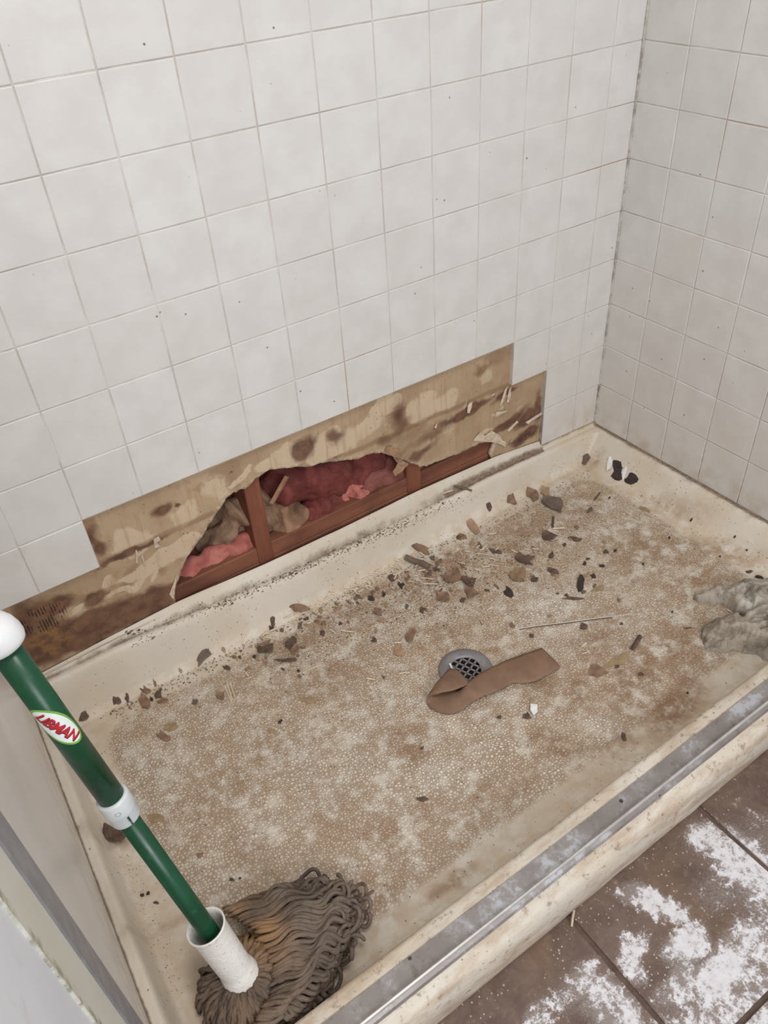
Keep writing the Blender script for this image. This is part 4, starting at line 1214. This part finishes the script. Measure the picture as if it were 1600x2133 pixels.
# pieces with a look or a place of their own
put(1147, 1049, 60, 34, 12, 'grey', 'large grey brown wad of damp paper near the tiled corner', curl=.5, thick=.004, lift=.006)
put(1112, 1032, 34, 30, -30, 'brown', 'flat brown scrap leaning against the grey brown wad', curl=.3, lift=.003)
put(1136, 1026, 26, 22, 50, 'tan', 'tan corner scrap behind the grey brown wad', curl=.3, lift=.004)
put(1064, 1042, 26, 15, 15, 'brown', 'small brown chip at the foot of the back ledge beside the grey wad', curl=.4, lift=.002)
put(983, 1096, 42, 22, 38, 'tan', 'oblong tan scrap with square ends close to the back ledge', curl=.2, lift=.002)
put(962, 1119, 26, 14, 10, 'brown', 'brown crumb scrap below the oblong tan scrap', curl=.3)
put(877, 1146, 40, 17, 5, 'brown', 'pointed brown flake above the rolled splinter', curl=.4, lift=.004)
put(1088, 1168, 52, 24, 12, 'dark', 'dark crumpled flake overlapping a tan square scrap', curl=.5, thick=.002, lift=.005)
put(1080, 1199, 42, 36, 20, 'amber', 'square amber tan scrap under the dark crumpled flake', curl=.12, lift=.002)
put(1058, 1234, 26, 20, 30, 'black', 'black sooty smudge of debris below the amber square scrap', curl=.2)
put(940, 1206, 38, 28, -20, 'brown', 'curled brown scrap with a raised edge amid the splinters', curl=.7, thick=.002, lift=.004)
put(976, 1216, 34, 20, 15, 'dark', 'dark curled rim of the folded brown scrap', curl=.7, lift=.009)
put(980, 1232, 30, 36, -20, 'brown', 'folded brown scrap pointing toward the drain', curl=.5, lift=.004)
put(924, 1246, 36, 20, 15, 'brown', 'brown wedge scrap with a dark underside above the tan chip', curl=.5, lift=.004)
put(855, 1326, 28, 24, -25, 'brown', 'ribbed brown chip up the pan from the drain cover', curl=.4, lift=.003)
put(831, 1357, 28, 24, 35, 'tan', 'pale tan triangular chip near the drain cover', curl=.15, lift=.002)
put(880, 1351, 32, 9, 4, 'tan', 'slim tan sliver scrap next to the triangular chip', curl=.2)
put(1144, 1119, 36, 18, 8, 'dark', 'oval dark brown flake below the stick', curl=.4, thick=.002, lift=.003)
put(1197, 1123, 28, 10, 5, 'dark', 'thin dark flake beside the oval dark brown flake', curl=.3)
put(1150, 1190, 32, 12, 8, 'dark', 'long dark flake on the pale cleaned patch', curl=.4, lift=.002)
put(1211, 1216, 19, 36, 4, 'black', 'leaf shaped black flake on the pale cleaned patch', curl=.3, lift=.002)
put(1196, 1247, 56, 7, 2, 'dark', 'thin ragged line of dark debris under the leaf shaped flake', curl=.1)
put(1248, 1226, 34, 12, -10, 'olive', 'olive tan crumbs beside the leaf shaped flake', curl=.3)
put(1236, 1200, 12, 15, 30, 'black', 'small black clot beside the olive tan crumbs', curl=.3)
put(1214, 1306, 20, 13, 10, 'dark', 'dark flake just under the pale scratched line', curl=.4, lift=.002)
put(554, 1357, 40, 20, -10, 'dark', 'layered dark brown chip lying on edge near the curled strip', curl=.4, thick=.003, lift=.007)
put(553, 1350, 36, 12, -12, 'brown', 'brown top sheet over the layered dark chip', curl=.2, lift=.012)
put(606, 1343, 28, 26, -25, 'dark', 'folded dark brown chip with a raised flap', curl=.6, thick=.002, lift=.006)
put(615, 1356, 16, 24, 30, 'brown', 'brown inner fold of the folded dark chip', curl=.5, lift=.004)
put(598, 1377, 50, 9, -4, 'dark', 'narrow dark curved strip below the folded dark chip', curl=.3, lift=.002)
put(626, 1272, 64, 13, -8, 'brown', 'long brown strip of curled paper at the foot of the ledge', curl=.25, thick=.002, lift=.005)
put(423, 1371, 48, 13, -38, 'grey', 'twisted grey brown strip along the ledge foot', curl=.4, lift=.003)
put(461, 1450, 18, 23, 10, 'amber', 'amber stained chip beside a bundle of splinters', curl=.3, lift=.003)
put(640, 1458, 44, 18, -8, 'olive', 'mottled olive brown patch of paper on the pebbled floor', curl=.1)
put(300, 1463, 30, 36, -15, 'brown', 'star shaped brown flake near the mop handle', curl=.35, lift=.002, npt=9)
put(305, 1440, 20, 11, 10, 'brown', 'small brown flake above the star shaped flake', curl=.3)
put(331, 1447, 15, 22, 0, 'dark', 'dark flake right beside the star shaped flake', curl=.4, lift=.002)
put(340, 1461, 24, 12, -30, 'brown', 'brown sliver flake below the dark flake by the star shape', curl=.4)
put(359, 1514, 40, 16, -22, 'olive', 'faint olive tan flake lying flat on the pebbled floor', curl=.08)
put(341, 1537, 32, 24, 25, 'brown', 'two-lobed brown flake by the faint olive flake', curl=.3, lift=.001)
put(175, 1497, 26, 9, -32, 'dark', 'dark sliver behind the mop handle label', curl=.3, lift=.002)
put(566, 1523, 21, 14, -8, 'olive', 'roundish grey tan flake alone on the pebbled floor', curl=.1)
put(325, 1706, 34, 28, 10, 'olive', 'round olive stain flake right of the mop collar', curl=.05)
put(240, 1742, 42, 40, -20, 'dark', 'dark brown board chunk partly behind the mop collar', curl=.5, thick=.004, lift=.006)
put(1110, 1481, 20, 24, 20, 'white', 'small white triangular tile chip below the brown strip', name='tile_chip', cat='chip', curl=.1, thick=.003, lift=.004, npt=5)
put(1099, 1492, 20, 16, 0, 'dark', 'dark brown scrap touching the white tile chip', curl=.2)
put(1344, 1061, 24, 9, 20, 'olive', 'olive leaf-like flake at the foot of the right wall', curl=.2)
put(1242, 1397, 46, 34, -10, 'brown', 'soaked brown paper patch at the end of the pale tape film', curl=.08)
put(1290, 1374, 84, 26, -20, 'olive', 'pale tape film stuck flat to the pan between stick and brown patch', curl=.02)
put(1268, 969, 15, 20, 10, 'white', 'jagged white fibreglass shard beside the upper break in the pan corner', name='fibreglass_shard', cat='shard', curl=.4, lift=.003, npt=6)
put(1300, 986, 9, 18, 25, 'white', 'thin white fibreglass shard between the two breaks in the pan corner', name='fibreglass_shard', cat='shard', curl=.4, lift=.003, npt=6)
put(1219, 960, 18, 14, 0, 'grey', 'dirty clump in the pan corner under the tiles', curl=.4, lift=.003)
put(880, 1665, 24, 11, 5, 'dark', 'dark flake below the brown strip on the worn floor', curl=.2)
put(1300, 1536, 13, 22, -15, 'dark', 'dark hooked flake near the metal track', curl=.3)
put(325, 1880, 15, 7, 5, 'dark', 'black crumb left of the mop sleeve', curl=.2)
put(417, 1781, 16, 14, 0, 'amber', 'amber crumb above the mop sleeve', curl=.2)
put(1433, 1309, 20, 4, -5, 'dark', 'dark fibre beside the rag', curl=.2)
put(787, 1276, 23, 18, 20, 'brown', 'brown flake over a paler one up the pan from the drain', curl=.4, lift=.003)
put(794, 1292, 25, 11, 0, 'tan', 'paler flake under the brown flake up the pan from the drain', curl=.4)
# plain look-alike flakes
L2 = {'dark': 'small dark brown flake scattered on the pan floor', 'black': 'small black flake scattered on the pan floor', 'grey': 'small grey flake lying alone on the pan floor', 'brown': 'small mid brown flake at the foot of the long brown strip'}
G2 = {'dark': 'small dark brown flakes on the pan', 'black': 'small black flakes on the pan', 'grey': 'small grey flakes on the pan', 'brown': 'small brown flakes by the strip'}
for (u, v, w, h, a, mt) in [(1020, 1057, 15, 10, 10, 'dark'), (964, 1250, 13, 12, 0, 'dark'), (880, 1272, 14, 12, 20, 'dark'), (815, 1203, 24, 15, 15, 'dark'), (836, 1220, 14, 12, 40, 'black'), (911, 1188, 18, 8, 15, 'dark'), (1036, 1150, 32, 12, 15, 'dark'), (1149, 1157, 15, 13, -30, 'dark'), (1113, 1209, 14, 15, 20, 'dark'),
                            (1108, 1325, 11, 9, 0, 'dark'), (1014, 1231, 15, 6, 5, 'dark'), (473, 1392, 17, 8, 25, 'dark'), (773, 1247, 17, 11, -10, 'black'), (780, 1334, 12, 11, 0, 'dark'), (710, 1300, 9, 8, 0, 'dark'), (672, 1320, 14, 12, 30, 'dark'), (569, 1299, 14, 12, -10, 'dark'), (566, 1310, 10, 8, 10, 'black'), (622, 1398, 6, 6, 0, 'black'), (244, 1462, 17, 11, -20, 'dark'), (266, 1457, 10, 14, 20, 'dark'), (406, 1464, 14, 14, 0, 'grey'), (316, 1458, 8, 9, 0, 'black'),
                            (584, 1505, 10, 12, 30, 'black'), (484, 1832, 11, 7, 10, 'dark'), (297, 1866, 8, 7, 0, 'black'), (309, 1862, 8, 7, 0, 'black'), (1040, 1495, 11, 9, 0, 'dark'), (1285, 1390, 11, 8, 0, 'dark'), (1176, 1135, 10, 8, 0, 'dark'), (1180, 1240, 10, 7, 0, 'dark'), (1262, 1150, 12, 9, 0, 'dark'), (1218, 1175, 9, 9, 0, 'black'), (1255, 1180, 12, 6, 0, 'black'), (1225, 1165, 10, 6, 0, 'dark'), (1439, 1085, 5, 3, 0, 'black'), (1228, 1064, 14, 10, -30, 'grey'), (1270, 1038, 6, 4, -30, 'black'),
                            (1282, 1148, 10, 5, -20, 'black'), (1530, 1120, 5, 3, 0, 'black'), (1555, 1147, 5, 3, 0, 'black'), (1500, 1160, 5, 3, 0, 'black'), (1394, 1121, 6, 5, 0, 'black'), (1340, 1176, 5, 5, 0, 'black'), (1295, 1300, 8, 5, 0, 'dark'), (1400, 1276, 5, 4, 0, 'black'), (1432, 1444, 7, 4, 0, 'black'), (1335, 1405, 12, 10, 0, 'dark'), (955, 1120, 10, 8, 0, 'dark'), (1100, 1160, 9, 9, 0, 'dark'), (745, 1257, 9, 7, 0, 'dark'), (800, 1240, 8, 9, 0, 'black'), (590, 1395, 8, 6, 20, 'dark'), (500, 1370, 10, 6, -20, 'dark'), (530, 1370, 8, 8, 0, 'black'), (640, 1290, 16, 8, -10, 'dark'), (660, 1296, 14, 8, 10, 'brown'), (1560, 1192, 14, 8, 0, 'dark'), (1580, 1203, 22, 7, 5, 'black'), (210, 1625, 9, 5, 0, 'dark'), (500, 1830, 6, 5, 0, 'dark'), (880, 1560, 8, 6, 0, 'dark'), (905, 1440, 6, 4, 0, 'dark')]:
    put(u, v, w, h, a, mt, L2[mt], group=G2[mt], curl=.35, lift=.0015)
rq = random.Random(21)
L4 = {'brown': 'small brown', 'tan': 'small tan', 'olive': 'small olive tan', 'grey': 'small grey brown'}
for i in range(110):
    z = rq.random()
    if z < .35: u = rq.uniform(760, 1010); v = 1195 - (u - 835) * .38 + abs(rq.gauss(0, 45)) - 8
    elif z < .6: u = rq.uniform(960, 1260); v = rq.uniform(1090, 1260)
    elif z < .85: u = rq.uniform(480, 780); v = 1345 - (u - 480) * .42 + abs(rq.gauss(0, 40))
    else: u = rq.uniform(300, 1300); v = rq.uniform(1250, 1480)
    if v < 1512 - u * .42: v = 1518 - u * .42
    while at(u, v).z > -.184 and v < 1500: v += 5
    mt = rq.choice(['brown', 'tan', 'brown', 'olive', 'grey', 'tan'])
    put(u, v, rq.uniform(6, 17), rq.uniform(4, 10), rq.uniform(-60, 60), mt, L4[mt] + ' scrap of paper amid the ledge debris', group=L4[mt] + ' scraps in the debris', curl=.4, lift=.001)
# rolled bits and sticks
def stick(pts, r, mat, label, cat='stick', name='stick', group=None, flat=.7, n=6, hh=None):
    hh = r if hh is None else hh
    P = [at(u, v, hh) for (u, v) in pts]
    P = [P[0].lerp(P[-1], 0)] + P[1:]
    org = P[0].copy(); V, F = [], []
    tube_arrays([p - org for p in P], r, n, V, F, flat)
    o = link(name, fix_normals(mesh_from(name, V, F)), MB[mat]); o.location = org
    return tag(o, label, cat, group)
stick([(845, 1160), (862, 1168), (878, 1172), (894, 1180)], .0075, 'grey', 'rolled grey brown bark-like splinter at the ledge foot', n=9)
stick([(1153, 1076), (1152, 1086), (1151, 1098)], .0026, 'dark', 'short upright dark stick in front of the grey wad')
stick([(1238, 1041), (1244, 1034), (1250, 1026)], .0018, 'dark', 'thin dark stick near the pan corner')
stick([(1317, 1352), (1326, 1338), (1334, 1324)], .0048, 'dark', 'dark square stick at the end of the pale tape film', n=4)
stick([(946, 1012), (962, 1016), (983, 1022)], .0035, 'grey', 'grey stick lying on the back ledge groove')
stick([(922, 1028), (934, 1024), (944, 1021)], .0022, 'cream', 'pale sliver lying beside the grey stick on the ledge')
stick([(937, 1382), (941, 1391), (945, 1394)], .0020, 'white', 'tiny white curl on the drain cover rim', cat='curl', name='curl', hh=.006)
for (a, b) in [((468, 1428), (482, 1462)), ((473, 1424), (484, 1458)), ((479, 1422), (489, 1452))]:
    stick([a, b], .0018, 'cream', 'long pale splinter in the bundle beside the amber chip', cat='splinter', name='splinter', group='splinter bundle beside the amber chip')
# scattered pale splinters
rg = random.Random(5)
L3, G3 = 'small cream wood splinter among the debris along the ledge', 'cream splinters in the debris'
sp_list = [(653, 1391, 28, -25), (842, 1402, 22, -5), (795, 1391, 12, 0), (772, 1433, 11, 60), (695, 1316, 18, 45), (723, 1314, 27, 10), (520, 1411, 16, -20), (515, 1405, 14, 60), (1164, 1100, 25, -3), (1098, 1144, 12, 10), (1116, 1143, 12, 0), (1097, 1076, 14, 60), (1082, 1068, 20, 35), (600, 1318, 10, -70), (551, 1320, 16, -55), (1560, 1163, 9, -40), (1100, 1315, 7, 0), (1236, 1110, 7, 0), (860, 1402, 6, 0), (604, 1282, 30, -30), (897, 1216, 30, 2), (826, 1172, 20, -60), (822, 1195, 26, 55), (1010, 1155, 36, 10), (1024, 1176, 34, 14), (1028, 1165, 20, 20), (1012, 1180, 16, -10), (866, 1199, 9, 0), (855, 1211, 13, 5), (890, 1205, 26, 8), (1521, 1273, 14, 40)]
for i in range(95):
    z = rg.random()
    if z < .42: u = rg.uniform(770, 900); v = 1175 + (835 - u) * .35 + rg.gauss(0, 16)
    elif z < .68: u = rg.uniform(640, 775); v = 1255 - (u - 640) * .30 + rg.gauss(0, 10)
    elif z < .8: u = rg.uniform(540, 660); v = 1325 - (u - 540) * .45 + rg.gauss(0, 8)
    elif z < .93: u = rg.uniform(960, 1080); v = rg.uniform(1110, 1190)
    else: u = rg.uniform(480, 1250); v = rg.uniform(1260, 1420)
    if v < 1460 - u * .395: v = 1466 - u * .395
    while at(u, v).z > -.1855 and v < 1500: v += 4
    sp_list.append((u, v, rg.uniform(7, 19), rg.uniform(-70, 70)))
for (u, v, L, a) in sp_list:
    dx, dy = math.cos(math.radians(a)) * L / 2, math.sin(math.radians(a)) * L / 2 * .8
    stick([(u - dx, v - dy), (u, v + rg.uniform(-1, 1)), (u + dx, v + dy)], rg.uniform(.0011, .0022), 'cream', L3, cat='splinter', name='splinter', group=G3, n=5, hh=rg.uniform(.0015, .004))
# pale scratched ridge across the floor and its dark seam
V, F = [], []
P = [at(u, v, .0008) for (u, v) in [(1058, 1318), (1072, 1311), (1120, 1303), (1180, 1296), (1240, 1288), (1300, 1281), (1330, 1278)]]
tube_arrays(P, [.0006, .0011, .0012, .0013, .0012, .001, .0005], 6, V, F, .35); o = link('scratched_ridge', fix_normals(mesh_from('scratched_ridge', V, F)), plain('scraped_pale', rgb(208, 196, 178), .6, .1), pan); tag(o, 'pale scraped line')
V, F = [], []
P = [at(u, v, .0016) for (u, v) in [(1082, 1311), (1120, 1305), (1180, 1298), (1240, 1290), (1275, 1286)]]
tube_arrays(P, .0010, 5, V, F, .5); link('seam_crack', fix_normals(mesh_from('seam_crack', V, F)), MB['dark'], pan)
# crumbs nobody could count
V, F = [], []
def crumb(p, s, rg):
    b = len(V)
    ax = [Vector((rg.uniform(-1, 1), rg.uniform(-1, 1), rg.uniform(-.2, .4))) for _ in range(4)]
    for a in ax: V.append(p + Vector((a.x * s, a.y * s * .7, max(0, a.z) * s * .6)))
    V.append(p + Vector((0, 0, s * .5)))
    for f in ((0, 1, 4), (1, 2, 4), (2, 3, 4), (3, 0, 4), (0, 2, 1), (0, 3, 2)): F.append(tuple(b + i for i in f))
MI = []
def crumbs(n, fu, sz, dark):
    for i in range(n):
        u, v = fu()
        p = at(u, v, .0003)
        if not (-1.46 < p.x < -.004 and -.75 < p.y < .006): continue
        n0 = len(F); crumb(p, rg.uniform(*sz) , rg)
        MI.extend([0 if rg.random() < dark else (1 if rg.random() < .55 else 2)] * (len(F) - n0))
def foot():
    u = rg.uniform(230, 1230); return u, 1500 - (u - 200) * .505 + abs(rg.gauss(0, 16)) - 4
def main():
    u = rg.gauss(900, 190); return u, 1520 - u * .385 + abs(rg.gauss(0, 70)) + 10
def ledge():
    u = rg.uniform(300, 1010); return u, 1432 - u * .413 + 12 + rg.gauss(0, 7)
def allover(): return rg.uniform(150, 1590), rg.uniform(1000, 1950)
def rightf():
    t = rg.random(); return 1260 + 330 * t + rg.gauss(0, 25), 985 + 205 * t + rg.gauss(0, 22)
def leftf():
    t = rg.random(); return 225 + 130 * t + rg.gauss(8, 14), 1690 + 380 * t
crumbs(1300, foot, (.0008, .0034), .5); crumbs(2300, main, (.0008, .0036), .42); crumbs(800, ledge, (.0007, .0030), .7); crumbs(700, allover, (.0006, .0018), .7); crumbs(260, rightf, (.0007, .0020), .8); crumbs(160, leftf, (.0007, .0018), .7)
for (u0, v0, su, n_) in [(590, 1203, 26, 70), (640, 1180, 30, 60), (500, 1246, 30, 60), (470, 1258, 20, 40), (790, 1118, 34, 90), (840, 1092, 26, 70), (300, 1335, 16, 25), (700, 1152, 30, 40), (900, 1062, 24, 40), (275, 1318, 14, 30)]:
    def cl(): 
        d_ = rg.gauss(0, su); return u0 + d_, v0 - d_ * .42 + rg.gauss(0, 4.5)
    crumbs(n_, cl, (.0014, .0050), .6)
me = mesh_from('debris_crumbs', V, F)
for q in ('dark', 'brown', 'cream'): me.materials.append(MB[q])
me.polygons.foreach_set('material_index', MI)
o = link('debris_crumbs', me); tag(o, 'fine brown and pale crumbs strewn over the pan and ledge', 'crumbs', kind='stuff')

# a pale sliver of caulk at the curb foot
V, F = [], []
tube_arrays([on_z(u, v, FZ + .004) for (u, v) in [(1196, 1896), (1193, 1912), (1191, 1930)]], 0.0018, 6, V, F, .6)
tag(link('caulk_sliver', fix_normals(mesh_from('caulk_sliver', V, F)), MB['cream']), 'pale sliver of caulk at the curb foot by a floor joint', 'sliver')
